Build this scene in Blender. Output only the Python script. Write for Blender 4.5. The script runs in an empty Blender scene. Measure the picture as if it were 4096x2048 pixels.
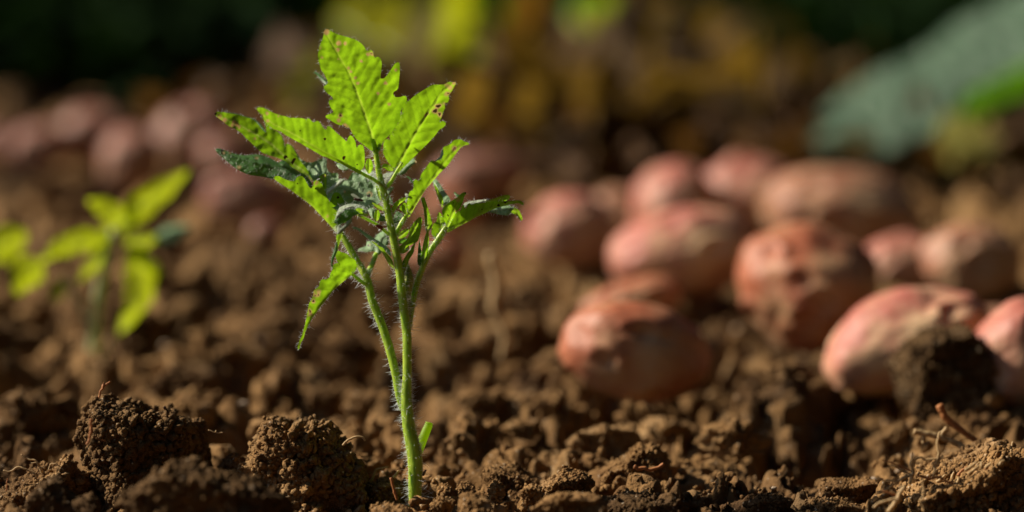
import bpy, bmesh, math, random
import numpy as np
from mathutils import Vector
from mathutils.geometry import delaunay_2d_cdt

SC = bpy.context.scene
COL = SC.collection
# ------------------------------------------------------------------ camera
CAMZ = 0.32; PITCH = math.radians(10.87); FPX = 4096 * 100 / 36.0
cam_d = bpy.data.cameras.new("camera"); cam = bpy.data.objects.new("camera", cam_d); COL.objects.link(cam)
cam.location = (0, 0, CAMZ); cam.rotation_euler = (math.pi / 2 - PITCH, 0, 0)
cam_d.lens = 100; cam_d.sensor_width = 36; cam_d.clip_start = 0.05; cam_d.clip_end = 500
SC.camera = cam
FW = np.array([0, math.cos(PITCH), -math.sin(PITCH)]); UP = np.array([0, math.sin(PITCH), math.cos(PITCH)])
CP = np.array([0, 0, CAMZ])
def W(px, py, D):
    """point at distance D along the view axis that the photograph shows at pixel (px, py)"""
    px = np.asarray(px, float); py = np.asarray(py, float); D = np.asarray(D, float) + 0 * px
    x = (px - 2048) / FPX * D; v = -(py - 1024) / FPX * D
    return CP + np.stack([x, 0 * x, 0 * x], -1) + D[..., None] * FW + v[..., None] * UP
def Dg(py, z=0.0):
    """view-axis distance at which the ray through row py reaches height z"""
    s = -(py - 1024) / FPX
    return (z - CAMZ) / (FW[2] + s * UP[2])
D0 = Dg(2030)
cam_d.dof.use_dof = True; cam_d.dof.focus_distance = D0; cam_d.dof.aperture_fstop = 2.7; cam_d.dof.aperture_blades = 9
# ------------------------------------------------------------------ world, sun, exposure
SUN = Vector((-0.80, 0.20, 0.56)).normalized()
w = bpy.data.worlds.new("World"); SC.world = w; w.use_nodes = True
nt = w.node_tree; bg = nt.nodes["Background"]
sky = nt.nodes.new("ShaderNodeTexSky"); sky.sky_type = 'NISHITA'; sky.sun_disc = False
sky.sun_elevation = math.asin(SUN.z); sky.sun_rotation = math.atan2(SUN.x, SUN.y)
nt.links.new(sky.outputs[0], bg.inputs[0]); bg.inputs[1].default_value = 0.05
sd = bpy.data.lights.new("sun", 'SUN'); sd.energy = 5.0; sd.angle = math.radians(0.5); sd.color = (1.0, 0.88, 0.69)
so = bpy.data.objects.new("sun", sd); COL.objects.link(so); so.rotation_euler = SUN.to_track_quat('Z', 'Y').to_euler()
so.location = (-2, 1, 3)
SC.view_settings.view_transform = 'Standard'; SC.view_settings.look = 'None'
SC.view_settings.exposure = 0.7; SC.view_settings.gamma = 1.0
SC.render.engine = 'CYCLES'; SC.cycles.use_denoising = True
SC.cycles.max_bounces = 6; SC.cycles.transparent_max_bounces = 8; SC.cycles.caustics_reflective = False; SC.cycles.caustics_refractive = False

# ------------------------------------------------------------------ noise
def _h(ix, iy, iz, s):
    n = (ix.astype(np.int64) * 374761393 + iy.astype(np.int64) * 668265263 + iz.astype(np.int64) * 2147483647 + s * 1274126177) & 0xFFFFFFFF
    n = ((n ^ (n >> 13)) * 1274126177) & 0xFFFFFFFF
    n = (n ^ (n >> 16)) & 0xFFFFFFFF
    return n
def vnoise(P, s=0):
    F = np.floor(P); f = P - F; f = f * f * f * (f * (f * 6 - 15) + 10)
    I = F.astype(np.int64); out = 0
    for dx in (0, 1):
        for dy in (0, 1):
            for dz in (0, 1):
                hv = _h(I[:, 0] + dx, I[:, 1] + dy, I[:, 2] + dz, s) / 4294967295.0
                out = out + hv * (f[:, 0] if dx else 1 - f[:, 0]) * (f[:, 1] if dy else 1 - f[:, 1]) * (f[:, 2] if dz else 1 - f[:, 2])
    return out * 2 - 1
def fbm(P, o=4, s=0):
    a = 1; t = 0; r = 0
    for k in range(o):
        r = r + a * vnoise(P * (2.03 ** k) + 11.3 * k, s + k); t += a; a *= 0.5
    return r / t
def worley(P, s=0):
    I = np.floor(P).astype(np.int64); best = np.full(len(P), 9.0)
    for dx in (-1, 0, 1):
        for dy in (-1, 0, 1):
            for dz in (-1, 0, 1):
                c = I + np.array([dx, dy, dz])
                fp = np.stack([_h(c[:, 0], c[:, 1], c[:, 2], s + q) / 4294967295.0 for q in (1, 2, 3)], -1)
                best = np.minimum(best, np.sum((c + fp - P) ** 2, 1))
    return np.sqrt(best)

# ------------------------------------------------------------------ mesh helpers
def mesh_np(name, V, F, mats=(), fm=None, smooth=True, attrs=None, parent=None):
    """F: (n,3) or (n,4) int array, or a list of such arrays"""
    if not isinstance(F, list): F = [F]
    me = bpy.data.meshes.new(name)
    me.vertices.add(len(V)); me.vertices.foreach_set("co", np.asarray(V, np.float32).ravel())
    li = np.concatenate([f.ravel() for f in F]).astype(np.int32)
    tot = np.concatenate([np.full(len(f), f.shape[1]) for f in F]).astype(np.int32)
    st = np.concatenate([[0], np.cumsum(tot)[:-1]]).astype(np.int32)
    me.loops.add(len(li)); me.loops.foreach_set("vertex_index", li)
    me.polygons.add(len(tot)); me.polygons.foreach_set("loop_start", st)
    for m in mats: me.materials.append(m)
    if fm is not None: me.polygons.foreach_set("material_index", np.asarray(fm, np.int32))
    me.polygons.foreach_set("use_smooth", np.full(len(tot), smooth))
    if attrs:
        for k, a in attrs.items():
            at = me.attributes.new(k, 'FLOAT', 'POINT'); at.data.foreach_set("value", np.asarray(a, np.float32))
    me.update(calc_edges=True); me.validate()
    o = bpy.data.objects.new(name, me); COL.objects.link(o)
    if parent: o.parent = parent
    return o
def tag(o, label=None, cat=None, group=None, kind=None):
    if label: o["label"] = label
    if cat: o["category"] = cat
    if group: o["group"] = group
    if kind: o["kind"] = kind
    return o
def empty(name, loc, label, cat, group=None):
    e = bpy.data.objects.new(name, None); COL.objects.link(e); e.location = loc; e.empty_display_size = 0.01
    bpy.context.view_layer.update()
    return tag(e, label, cat, group)
def keep(o, par):
    o.parent = par; o.matrix_parent_inverse = par.matrix_world.inverted(); return o
class MB:
    def __init__(s): s.V = []; s.F = {}; s.n = 0; s.A = []
    def add(s, V, F, m=0, a=None):
        V = np.asarray(V, float); s.V.append(V)
        s.A.append(np.zeros(len(V)) if a is None else np.asarray(a, float))
        for f in (F if isinstance(F, list) else [F]):
            s.F.setdefault((m, f.shape[1]), []).append(np.asarray(f) + s.n)
        s.n += len(V)
    def build(s, name, mats, parent=None, attr=None, smooth=True):
        Fs = []; fm = []
        for (m, k), l in s.F.items():
            f = np.concatenate(l); Fs.append(f); fm += [m] * len(f)
        o = mesh_np(name, np.concatenate(s.V), Fs, mats, fm, smooth, {attr: np.concatenate(s.A)} if attr else None)
        if parent: keep(o, parent)
        return o
def spline(P, n):
    P = np.asarray(P, float); m = len(P)
    if m < 3:
        t = np.linspace(0, 1, n)[:, None]; return P[0] * (1 - t) + P[-1] * t
    Q = np.vstack([2 * P[0] - P[1], P, 2 * P[-1] - P[-2]]); out = []
    for u in np.linspace(0, m - 1 - 1e-9, n):
        i = int(u); t = u - i; a, b, c, d = Q[i], Q[i + 1], Q[i + 2], Q[i + 3]
        out.append(.5 * (2 * b + (c - a) * t + (2 * a - 5 * b + 4 * c - d) * t * t + (3 * b - a - 3 * c + d) * t ** 3))
    return np.array(out)
def tube(P, R, n=10, rough=0.0, seed=0, cap=True):
    P = np.asarray(P, float); R = np.asarray(R, float) + np.zeros(len(P))
    T = np.gradient(P, axis=0); T /= np.linalg.norm(T, axis=1)[:, None] + 1e-12
    ref = np.array([0.1, 1.0, 0.05]); A = np.cross(T, ref); A /= np.linalg.norm(A, axis=1)[:, None] + 1e-12
    B = np.cross(T, A); th = np.linspace(0, 2 * np.pi, n, endpoint=False)
    rr = R[:, None] * np.ones(n)
    V = P[:, None, :] + rr[..., None] * (np.cos(th)[None, :, None] * A[:, None, :] + np.sin(th)[None, :, None] * B[:, None, :])
    V = V.reshape(-1, 3)
    if rough: V = V + rough * np.repeat(R, n)[:, None] * np.stack([fbm(V / (2.2 * R.mean()), 3, seed + k) for k in range(3)], -1)
    i = np.arange(len(P) - 1)[:, None] * n; j = np.arange(n)[None, :]; j2 = (j + 1) % n
    F = np.stack([i + j, i + j2, i + n + j2, i + n + j], -1).reshape(-1, 4)
    Fs = [F]
    if cap:
        V = np.vstack([V, P[0], P[-1]]); a = len(P) * n; jj = np.arange(n); jj2 = (jj + 1) % n
        Fs.append(np.stack([np.full(n, a), jj2, jj], -1)); Fs.append(np.stack([np.full(n, a + 1), jj + a - n, jj2 + a - n], -1))
    return V, Fs
def hairs(base, dirn, L, r, rng, droop=0.25):
    """many tapered curved hairs, 3-sided; base (n,3) dirn (n,3) L (n)"""
    n = len(base); dirn = dirn / (np.linalg.norm(dirn, axis=1)[:, None] + 1e-9)
    bend = rng.normal(0, droop, (n, 3)); ts = np.array([0, .35, .7, 1.0]); Rs = np.array([1, .8, .6, .25]) * r
    A = np.cross(dirn, rng.normal(size=(n, 3))); A /= np.linalg.norm(A, axis=1)[:, None] + 1e-9; B = np.cross(dirn, A)
    V = np.zeros((n, 4, 3, 3))
    for k, t in enumerate(ts):
        c = base + L[:, None] * (dirn * t + bend * t * t)
        for q in range(3):
            a = q * 2.094; V[:, k, q] = c + Rs[k] * (math.cos(a) * A + math.sin(a) * B)
    F = []
    for k in range(3):
        for q in range(3): F.append([k * 3 + q, k * 3 + (q + 1) % 3, k * 3 + 3 + (q + 1) % 3, k * 3 + 3 + q])
    F = (np.array(F)[None] + 12 * np.arange(n)[:, None, None]).reshape(-1, 4)
    return V.reshape(-1, 3), F

# ------------------------------------------------------------------ materials
class Mat:
    def __init__(s, name):
        s.m = bpy.data.materials.new(name); s.m.use_nodes = True; s.t = s.m.node_tree; s.N = s.t.nodes; s.p = s.N["Principled BSDF"]
        s.out = s.N["Material Output"]
    def n(s, ty, **k):
        q = s.N.new(ty)
        for a, b in k.items():
            if a.startswith("i_"):
                q.inputs[a[2:].replace("_", " ")].default_value = b
            else: setattr(q, a, b)
        return q
    def l(s, a, b): s.t.links.new(a, b)
    def ramp(s, src, stops):
        r = s.n("ShaderNodeValToRGB"); e = r.color_ramp.elements
        while len(e) < len(stops): e.new(.5)
        for i, (p, c) in enumerate(stops): e[i].position = p; e[i].color = (*c, 1)
        s.l(src, r.inputs[0]); return r.outputs[0]
    def coord(s): return s.n("ShaderNodeNewGeometry").outputs["Position"]
    def noise(s, scale, detail=6, rough=.6, co=None):
        q = s.n("ShaderNodeTexNoise"); q.inputs["Scale"].default_value = scale; q.inputs["Detail"].default_value = detail; q.inputs["Roughness"].default_value = rough
        s.l(co or s.coord(), q.inputs["Vector"]); return q.outputs["Fac"]
    def mixc(s, f, a, b, mode='MIX'):
        q = s.n("ShaderNodeMix", data_type='RGBA', blend_type=mode)
        for v, i in ((f, 0), (a, 6), (b, 7)):
            if hasattr(v, "links") or isinstance(v, bpy.types.NodeSocket): s.l(v, q.inputs[i])
            elif i == 0: q.inputs[0].default_value = v
            else: q.inputs[i].default_value = (*v, 1)
        return q.outputs[2]
    def math(s, op, a, b=None):
        q = s.n("ShaderNodeMath", operation=op)
        for v, i in ((a, 0), (b, 1)):
            if v is None: continue
            if isinstance(v, bpy.types.NodeSocket): s.l(v, q.inputs[i])
            else: q.inputs[i].default_value = v
        return q.outputs[0]
    def attr(s, name):
        q = s.n("ShaderNodeAttribute"); q.attribute_name = name; return q.outputs["Fac"]
    def bump(s, h, strength, dist, to=None):
        q = s.n("ShaderNodeBump"); q.inputs["Strength"].default_value = strength; q.inputs["Distance"].default_value = dist
        s.l(h, q.inputs["Height"]); s.l(q.outputs[0], to or s.p.inputs["Normal"]); return q.outputs[0]

def soil_mat(name, dark=1.0, red=0.0):
    M = Mat(name)
    n1 = M.noise(38, 5, .6); n2 = M.noise(420, 6, .7); n3 = M.noise(1700, 3, .6)
    c = M.ramp(n1, [(.3, (.17 * dark, .088 * dark, .034 * dark)), (.52, (.31 * dark, .176 * dark, .070 * dark)), (.75, ((.41 + red) * dark, .27 * dark, .135 * dark))])
    big = M.noise(11, 3, .55)
    c = M.mixc(1.0, c, M.ramp(big, [(.36, (.42, .40, .40)), (.56, (1, 1, 1))]), 'MULTIPLY')
    c = M.mixc(.75, c, M.ramp(n2, [(.3, (.42, .40, .37)), (.6, (.82, .82, .82)), (.8, (1.25, 1.22, 1.15))]), 'MULTIPLY')
    # pale mineral grains
    v = M.n("ShaderNodeTexVoronoi"); v.inputs["Scale"].default_value = 900; M.l(M.coord(), v.inputs["Vector"])
    g = M.math('GREATER_THAN', M.n("ShaderNodeSeparateColor").outputs[0], 2)
    sep = M.n("ShaderNodeSeparateColor"); M.l(v.outputs["Color"], sep.inputs[0])
    g = M.math('MULTIPLY', M.math('GREATER_THAN', sep.outputs[0], .965), M.math('LESS_THAN', v.outputs["Distance"], .45))
    c = M.mixc(M.math('MULTIPLY', g, .6), c, (.48, .40, .30))
    M.l(c, M.p.inputs["Base Color"]); M.p.inputs["Roughness"].default_value = .95; M.p.inputs["Specular IOR Level"].default_value = .2
    h = M.math('ADD', M.math('MULTIPLY', n2, 1.0), M.math('MULTIPLY', n3, .5))
    h = M.math('ADD', h, M.math('MULTIPLY', v.outputs["Distance"], -.5))
    M.bump(h, .9, .0009)
    return M.m
SOIL = soil_mat("soil_brown"); SOIL_D = soil_mat("soil_dark", .62, 0.03); SOIL_SH = soil_mat("soil_shade_black", .40)  # plain, a darker tone, and one with shade painted into its colour
SOIL_R = soil_mat("soil_dry_crust", 1.12, .02)

def leaf_mat(name, under, trans, tw=.62, sheen=0.0, rough=.5, vein=(.62, .72, .20), top=None, bumpd=.0006, spec=.35):
    """under: reflected colour, trans: colour of the light coming through"""
    M = Mat(name)
    ve = M.attr("vein"); sp = M.attr("spot")
    co = M.coord()
    n1 = M.noise(90, 4, .6); n2 = M.noise(600, 3, .6)
    vor = M.n("ShaderNodeTexVoronoi", feature='DISTANCE_TO_EDGE'); vor.inputs["Scale"].default_value = 330
    wob = M.n("ShaderNodeTexNoise"); wob.inputs["Scale"].default_value = 260; M.l(co, wob.inputs["Vector"])
    mx = M.n("ShaderNodeMix", data_type='VECTOR'); mx.inputs[0].default_value = .006
    M.l(co, mx.inputs[4]); M.l(wob.outputs["Color"], mx.inputs[5]); M.l(mx.outputs[1], vor.inputs["Vector"])
    ret = M.ramp(vor.outputs["Distance"], [(0, (1, 1, 1)), (.09, (0, 0, 0))])
    def col(c, k):
        a = M.mixc(M.ramp(n1, [(.3, (0, 0, 0)), (.7, (1, 1, 1))]), tuple(x * .60 for x in c), tuple(min(1, x * 1.22) for x in c))
        a = M.mixc(M.math('MULTIPLY', ret, .30), a, tuple(x * .62 for x in c))
        a = M.mixc(M.math('MULTIPLY', M.math('MAXIMUM', M.math('MULTIPLY', ve, -1), 0), .62), a, tuple(x * .5 for x in c))
        a = M.mixc(M.math('MULTIPLY', M.math('MAXIMUM', ve, 0), k), a, vein)
        q = M.mixc(M.math('MINIMUM', sp, 1.0), a, (.50, .33, .13))
        blk = M.math('LESS_THAN', sp, -.5)
        return M.mixc(blk, q, (.03, .012, .005))
    M.l(col(under, .25), M.p.inputs["Base Color"])
    M.p.inputs["Roughness"].default_value = rough; M.p.inputs["Specular IOR Level"].default_value = spec
    if sheen:
        M.p.inputs["Sheen Weight"].default_value = sheen; M.p.inputs["Sheen Roughness"].default_value = .4; M.p.inputs["Sheen Tint"].default_value = (.9, 1, .95, 1)
    tr = M.n("ShaderNodeBsdfTranslucent"); M.l(col(trans, .5), tr.inputs[0])
    mixs = M.n("ShaderNodeMixShader"); mixs.inputs[0].default_value = tw
    M.l(M.p.outputs[0], mixs.inputs[1]); M.l(tr.outputs[0], mixs.inputs[2]); M.l(mixs.outputs[0], M.out.inputs[0])
    h = M.math('ADD', M.math('MULTIPLY', ret, -.4), M.math('MULTIPLY', n2, .7))
    M.bump(h, .8, bumpd)
    return M.m
LIME = leaf_mat("leaf_lime_underside", (.13, .26, .03), (.32, .61, .012), .72, vein=(.62, .80, .10))
DARKL = leaf_mat("leaf_dark_upper", (.045, .155, .032), (.20, .50, .02), .42, .06, .48, vein=(.10, .20, .09), spec=.5)
FUZZ = leaf_mat("leaf_grey_fuzzy_upper", (.26, .43, .22), (.24, .52, .04), .28, .35, .55, vein=(.34, .46, .26), spec=.45)
WHITE = leaf_mat("leaf_white_woolly_upper", (.42, .50, .38), (.20, .42, .05), .2, .5, .5, vein=(.6, .62, .58))
MIDG = leaf_mat("leaf_mid_green", (.09, .21, .025), (.30, .58, .012), .60)

def stem_mat(name, c1, c2):
    M = Mat(name)
    mp = M.n("ShaderNodeMapping"); mp.inputs["Scale"].default_value = (900, 900, 26); M.l(M.coord(), mp.inputs[0])
    st = M.n("ShaderNodeTexNoise"); st.inputs["Scale"].default_value = 1; st.inputs["Detail"].default_value = 3; M.l(mp.outputs[0], st.inputs[0])
    c = M.ramp(st.outputs["Fac"], [(.3, c1), (.7, c2)])
    sp = M.noise(420, 3, .5); c = M.mixc(M.ramp(sp, [(.66, (0, 0, 0)), (.74, (.7, .7, .7))]), c, (.10, .045, .012))
    M.l(c, M.p.inputs["Base Color"]); M.p.inputs["Roughness"].default_value = .42
    M.p.inputs["Subsurface Weight"].default_value = .55; M.p.inputs["Subsurface Radius"].default_value = (.7, 1, .12); M.p.inputs["Subsurface Scale"].default_value = .006
    M.p.inputs["Sheen Weight"].default_value = .35; M.p.inputs["Sheen Roughness"].default_value = .35
    M.bump(st.outputs["Fac"], .4, .0004)
    return M.m
STEM = stem_mat("stem_green", (.20, .32, .015), (.36, .48, .04))
STEMB = stem_mat("stem_brownish_green", (.16, .20, .04), (.26, .30, .07))
def plain(name, c, rough=.6, trans=0, tc=None, spec=.4):
    M = Mat(name); n = M.noise(300, 4, .6)
    cc = M.mixc(n, tuple(x * .75 for x in c), tuple(min(1, x * 1.2) for x in c)); M.l(cc, M.p.inputs["Base Color"]); M.p.inputs["Roughness"].default_value = rough
    M.p.inputs["Specular IOR Level"].default_value = spec
    if trans:
        t = M.n("ShaderNodeBsdfTranslucent"); t.inputs[0].default_value = (*(tc or c), 1); x = M.n("ShaderNodeMixShader"); x.inputs[0].default_value = trans
        M.l(M.p.outputs[0], x.inputs[1]); M.l(t.outputs[0], x.inputs[2]); M.l(x.outputs[0], M.out.inputs[0])
    return M.m
STEML = plain("midrib_lime", (.26, .40, .04), .5, .6, (.55, .75, .04))
HAIR = plain("fine_hair", (.80, .84, .88), .3, .55, (.9, .93, .96))
ROOT = plain("root_pale", (.52, .36, .18), .6, .25, (.5, .3, .1)); ROOTR = plain("root_reddish", (.42, .17, .06), .6, .25, (.4, .15, .04))
WING = plain("insect_wing", (.6, .65, .6), .2, .6, (.7, .75, .7)); BUG = plain("insect_dark_body", (.05, .018, .012), .3)
APH = plain("insect_red_body", (.16, .02, .01), .35)

def potato_mat(name, skin, dust_glint, k):
    M = Mat(name); g = M.n("ShaderNodeTexCoord").outputs["Object"]
    n1 = M.noise(26, 5, .6, g); n2 = M.noise(150, 5, .6, g)
    c = M.mixc(n2, tuple(x * .8 for x in skin), tuple(min(1, x * 1.15) for x in skin))
    c = M.mixc(M.ramp(n1, [(k - .06, (0, 0, 0)), (k + .20, (.75, .75, .75))]), c, dust_glint)
    n3 = M.noise(34, 3, .5, M.n('ShaderNodeVectorMath', operation='ADD').outputs[0]) if 0 else M.noise(19, 4, .5, g)
    c = M.mixc(M.ramp(n3, [(.50, (0, 0, 0)), (.74, (.8, .8, .8))]), c, tuple(min(1, x * y) for x, y in zip(dust_glint, (1.25, 1.4, 1.3))))  # paler patches standing in for glints on the skin
    M.l(c, M.p.inputs["Base Color"]); M.p.inputs["Roughness"].default_value = .55; M.p.inputs["Specular IOR Level"].default_value = .4
    M.p.inputs["Subsurface Weight"].default_value = .12; M.p.inputs["Subsurface Radius"].default_value = (1, .3, .15); M.p.inputs["Subsurface Scale"].default_value = .006
    M.bump(n2, .5, .0015); return M.m
POT_P = potato_mat("potato_skin_pink", (.36, .115, .085), (.46, .285, .19), .47)
POT_M = potato_mat("potato_skin_dull_mauve", (.25, .095, .07), (.31, .19, .13), .5)
POT_Y = potato_mat("potato_skin_pink_cream_glint", (.38, .12, .09), (.66, .46, .28), .49)  # cream patches carry the sun highlight in the skin colour
POT_B = potato_mat("potato_skin_dusty", (.31, .125, .072), (.40, .26, .155), .43)
POT_R = potato_mat("potato_skin_russet", (.33, .100, .048), (.43, .26, .15), .485)

STONE = plain('pebble_pale_stone', (.34, .26, .19), .7)
# ------------------------------------------------------------------ ground
def axis(a, b, fine, lo, hi, g0, g1):
    core = list(np.arange(a, b, fine)); s = fine; v = a; left = []
    while v > lo: s = min(s * g0, 6.0); v -= s; left.append(v)
    s = fine; v = core[-1]; right = []
    while v < hi: s = min(s * g1, 6.0); v += s; right.append(v)
    return np.array(left[::-1] + core + right)
xs = axis(-.25, .25, .0009, -60, 60, 1.013, 1.013)
ys = axis(1.00, 1.30, .0009, -2, 120, 1.05, 1.006)
NX, NY = len(xs), len(ys)
X, Y = np.meshgrid(xs, ys); Z = np.zeros_like(X)
P2 = np.stack([X.ravel(), Y.ravel(), 0 * X.ravel()], -1)
fade = np.clip(1 - np.maximum(np.abs(X) - 1.2, Y - 4.5) / 3, 0, 1)
Z += (.009 * fbm(P2 * 7, 4, 5)).reshape(X.shape) * fade - .006
rng = np.random.default_rng(7)
def splat(cx, cy, r, h, sq=1.0, ang=0, sharp=1.6, wob=.25, ph=0):
    i0, i1 = np.searchsorted(xs, (cx - r * 1.4, cx + r * 1.4)); j0, j1 = np.searchsorted(ys, (cy - r * 1.4, cy + r * 1.4))
    if i1 - i0 < 2 or j1 - j0 < 2: return
    x = X[j0:j1, i0:i1] - cx; y = Y[j0:j1, i0:i1] - cy
    u = (x * math.cos(ang) + y * math.sin(ang)) / r; v = (-x * math.sin(ang) + y * math.cos(ang)) / (r * sq)
    th = np.arctan2(v, u); d = np.sqrt(u * u + v * v) * (1 + wob * (.5 * np.sin(3 * th + ph) + .3 * np.sin(5 * th + 2 * ph)))
    b = h * np.clip(1 - d ** sharp, 0, 1) ** .72; z0 = Z[j0:j1, i0:i1]
    zc = z0[(j1 - j0) // 2, (i1 - i0) // 2]
    k = .15 if r > .018 else (.45 if r > .009 else .85); zc = min(zc, .022) * k
    Z[j0:j1, i0:i1] = np.where(b > 0, np.maximum(z0, z0 * (1 - k) * .3 + zc + b), z0)
def field(n, y0, y1, r0, r1, hk, seed, keepf=None, xw=.34):
    g = np.random.default_rng(seed)
    for _ in range(n):
        cy = g.uniform(y0, y1); cx = g.uniform(-1, 1) * (xw * cy + .02); r = r0 * (r1 / r0) ** (g.random() ** 1.6)
        if keepf and not keepf(cx, cy): continue
        splat(cx, cy, r, r * hk * g.uniform(.6, 1.3), g.uniform(.6, 1), g.uniform(0, 3.14), g.uniform(1.6, 3.2), .3, g.uniform(0, 6))
near = lambda x, y: not (abs(x - (-.04)) < .05 and y < 1.22)
for a_, b_, rr in [(2850, 1600, .020), (2780, 1640, .014), (3250, 1800, .024), (3340, 1760, .018), (3330, 1620, .016), (2700, 1760, .013), (3560, 1700, .014), (3750, 1560, .02), (1120, 1420, .02), (1300, 1380, .022), (1560, 1500, .02), (1000, 1500, .014), (60, 1480, .022), (150, 1400, .02), (1780, 1640, .018), (1950, 1400, .018), (2180, 1450, .02), (1480, 1340, .02), (700, 1330, .02), (2250, 1650, .012), (3000, 1900, .008), (330, 1560, .02)]:
    Dd = Dg(b_ + 25); wx = (a_ - 2048) / FPX * Dd; wy = W(a_, b_ + 25, Dd)[1]
    PITS = globals().setdefault("PITS", []); PITS.append((float(wx), float(wy), rr))
# broad clods in the dug soil: large, then medium, then small
field(340, 1.27, 3.3, .018, .036, .62, 11)
for _ in range(420):
    a_, b_ = rng.uniform(-.3, .3), rng.uniform(1.2, 2.4)
    i0, i1 = np.searchsorted(xs, (a_ - .05, a_ + .05)); j0, j1 = np.searchsorted(ys, (b_ - .05, b_ + .05)); rr = rng.uniform(.012, .034)
    Z[j0:j1, i0:i1] -= rr * .75 * np.exp(-(((X[j0:j1, i0:i1] - a_) / rr) ** 2 + ((Y[j0:j1, i0:i1] - b_) / (rr * .8)) ** 2) ** 1.5)
field(1270, 1.24, 3.2, .009, .020, .62, 12, near)
field(90, .98, 1.24, .007, .012, .6, 13, near)
field(2600, 1.18, 1.75, .004, .010, .62, 14)
field(3300, .97, 1.26, .0028, .007, 1.0, 15)
field(17000, .97, 1.36, .0011, .0032, .95, 16)
field(5000, 1.3, 1.8, .002, .004, 1.0, 17)
nearm = (np.clip((1.8 - Y) / .4, 0, 1) * fade).ravel()
for wx, wy, rr in PITS:
    d2 = ((X - wx) / rr) ** 2 + ((Y - wy) / (rr * 1.1)) ** 2; Z -= rr * 1.8 * np.exp(-d2 ** 1.6)
Z += (.0011 * fbm(P2 * 260, 3, 9) * nearm).reshape(X.shape)
wm = nearm * np.clip((Y.ravel() - 1.0) / .2 + .4, .4, 1.6)
X2 = X + ((.0026 * fbm(P2 * 130, 2, 21) + .006 * fbm(P2 * 38, 2, 22)) * wm).reshape(X.shape); Y2 = Y + ((.0026 * fbm(P2 * 130, 2, 31) + .006 * fbm(P2 * 38, 2, 32)) * wm).reshape(X.shape)
I = (np.arange(NY - 1)[:, None] * NX + np.arange(NX - 1)[None, :])
GF = np.stack([I, I + 1, I + NX + 1, I + NX], -1).reshape(-1, 4)
ground = mesh_np("ground", np.stack([X2, Y2, Z], -1).reshape(-1, 3), GF, [SOIL])
tag(ground, kind="structure")
def gz(x, y):
    i = int(np.clip(np.searchsorted(xs, x), 0, NX - 1)); j = int(np.clip(np.searchsorted(ys, y), 0, NY - 1)); return float(Z[j, i])
def gmax(x, y, r):
    i0, i1 = np.searchsorted(xs, (x - r, x + r)); j0, j1 = np.searchsorted(ys, (y - r, y + r)); return float(Z[j0:max(j1, j0 + 1), i0:max(i1, i0 + 1)].mean())

# unit icospheres
_ico = {}
def ico(n):
    if n not in _ico:
        bm = bmesh.new(); bmesh.ops.create_icosphere(bm, subdivisions=n, radius=1)
        bm.verts.ensure_lookup_table()
        _ico[n] = (np.array([v.co[:] for v in bm.verts]), np.array([[v.index for v in f.verts] for f in bm.faces])); bm.free()
    return _ico[n]
def crumbs(C, R, seed, lvl=2, flat=.8):
    """merged lumpy little grains at centres C with radii R"""
    U, F = ico(lvl); g = np.random.default_rng(seed); n = len(C); k = 12
    var = []
    for q in range(k):
        v = U * (1 + .62 * fbm(U * 1.9 + q * 9.7, 2, q)[:, None] + (.26 * vnoise(U * 3.4 + q, q + 40))[:, None])
        for _ in range(3):
            pn = g.normal(size=3); pn /= np.linalg.norm(pn); v = v - np.maximum(v @ pn - .55, 0)[:, None] * pn; var.append(v)
    var = np.array(var)[g.integers(0, k, n)]
    pass
    a = g.uniform(0, 6.28, (n, 3)); ca, sa = np.cos(a), np.sin(a)
    Rz = np.zeros((n, 3, 3)); Rz[:, 0, 0] = ca[:, 0]; Rz[:, 0, 1] = -sa[:, 0]; Rz[:, 1, 0] = sa[:, 0]; Rz[:, 1, 1] = ca[:, 0]; Rz[:, 2, 2] = 1
    Rx = np.zeros((n, 3, 3)); Rx[:, 0, 0] = 1; Rx[:, 1, 1] = ca[:, 1]; Rx[:, 1, 2] = -sa[:, 1]; Rx[:, 2, 1] = sa[:, 1]; Rx[:, 2, 2] = ca[:, 1]
    s = g.uniform(.7, 1.25, (n, 1, 3))
    V = np.einsum('nij,nkj->nki', Rz @ Rx, var * s) * R[:, None, None] + C[:, None, :]
    return V.reshape(-1, 3), (F[None] + len(U) * np.arange(n)[:, None, None]).reshape(-1, 3)
g = np.random.default_rng(3)
bpx, bpy_ = W(1660, 2036, D0)[0], W(1660, 2036, D0)[1]
n = 9000; cy = 1.0 + .30 * g.random(n) ** 1.0; cx = g.uniform(-.235, .235, n) * cy; r = .0007 + .0022 * g.random(n) ** 4
C = np.array([(a, b, gz(a, b) + c * .35) for a, b, c in zip(cx, cy, r)])
V, F = crumbs(C, r, 5); cr = MB(); cr.add(V, F)
n = 2600; cy = 1.25 + .9 * g.random(n); cx = g.uniform(-.22, .22, n) * cy; r = .0016 + .006 * g.random(n) ** 4
C = np.array([(a, b, gz(a, b) + c * .3) for a, b, c in zip(cx, cy, r)])
V, F = crumbs(C, r, 6); cr.add(V, F)
mb_p = MB(); np_ = 170; cy = 1.02 + .5 * g.random(np_); cx = g.uniform(-.21, .21, np_) * cy; rp_ = .0008 + .0020 * g.random(np_) ** 3
U_, F_ = ico(3)
for a, b, c in zip(cx, cy, rp_):
    mb_p.add(U_ * np.array([1.2, 1, .75]) * c * (1 + .18 * vnoise(U_ * 1.3 + a * 90, 3))[:, None] + [a, b, gz(a, b) + c * .3], F_)
tag(mb_p.build('pebbles', [STONE]), kind='stuff')
n = 420; an = g.uniform(0, 6.28, n); rr_ = .003 + .012 * g.random(n); fx = bpx + rr_ * np.cos(an); fy = bpy_ + rr_ * np.sin(an); r = .0007 + .0019 * g.random(n) ** 3
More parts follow.
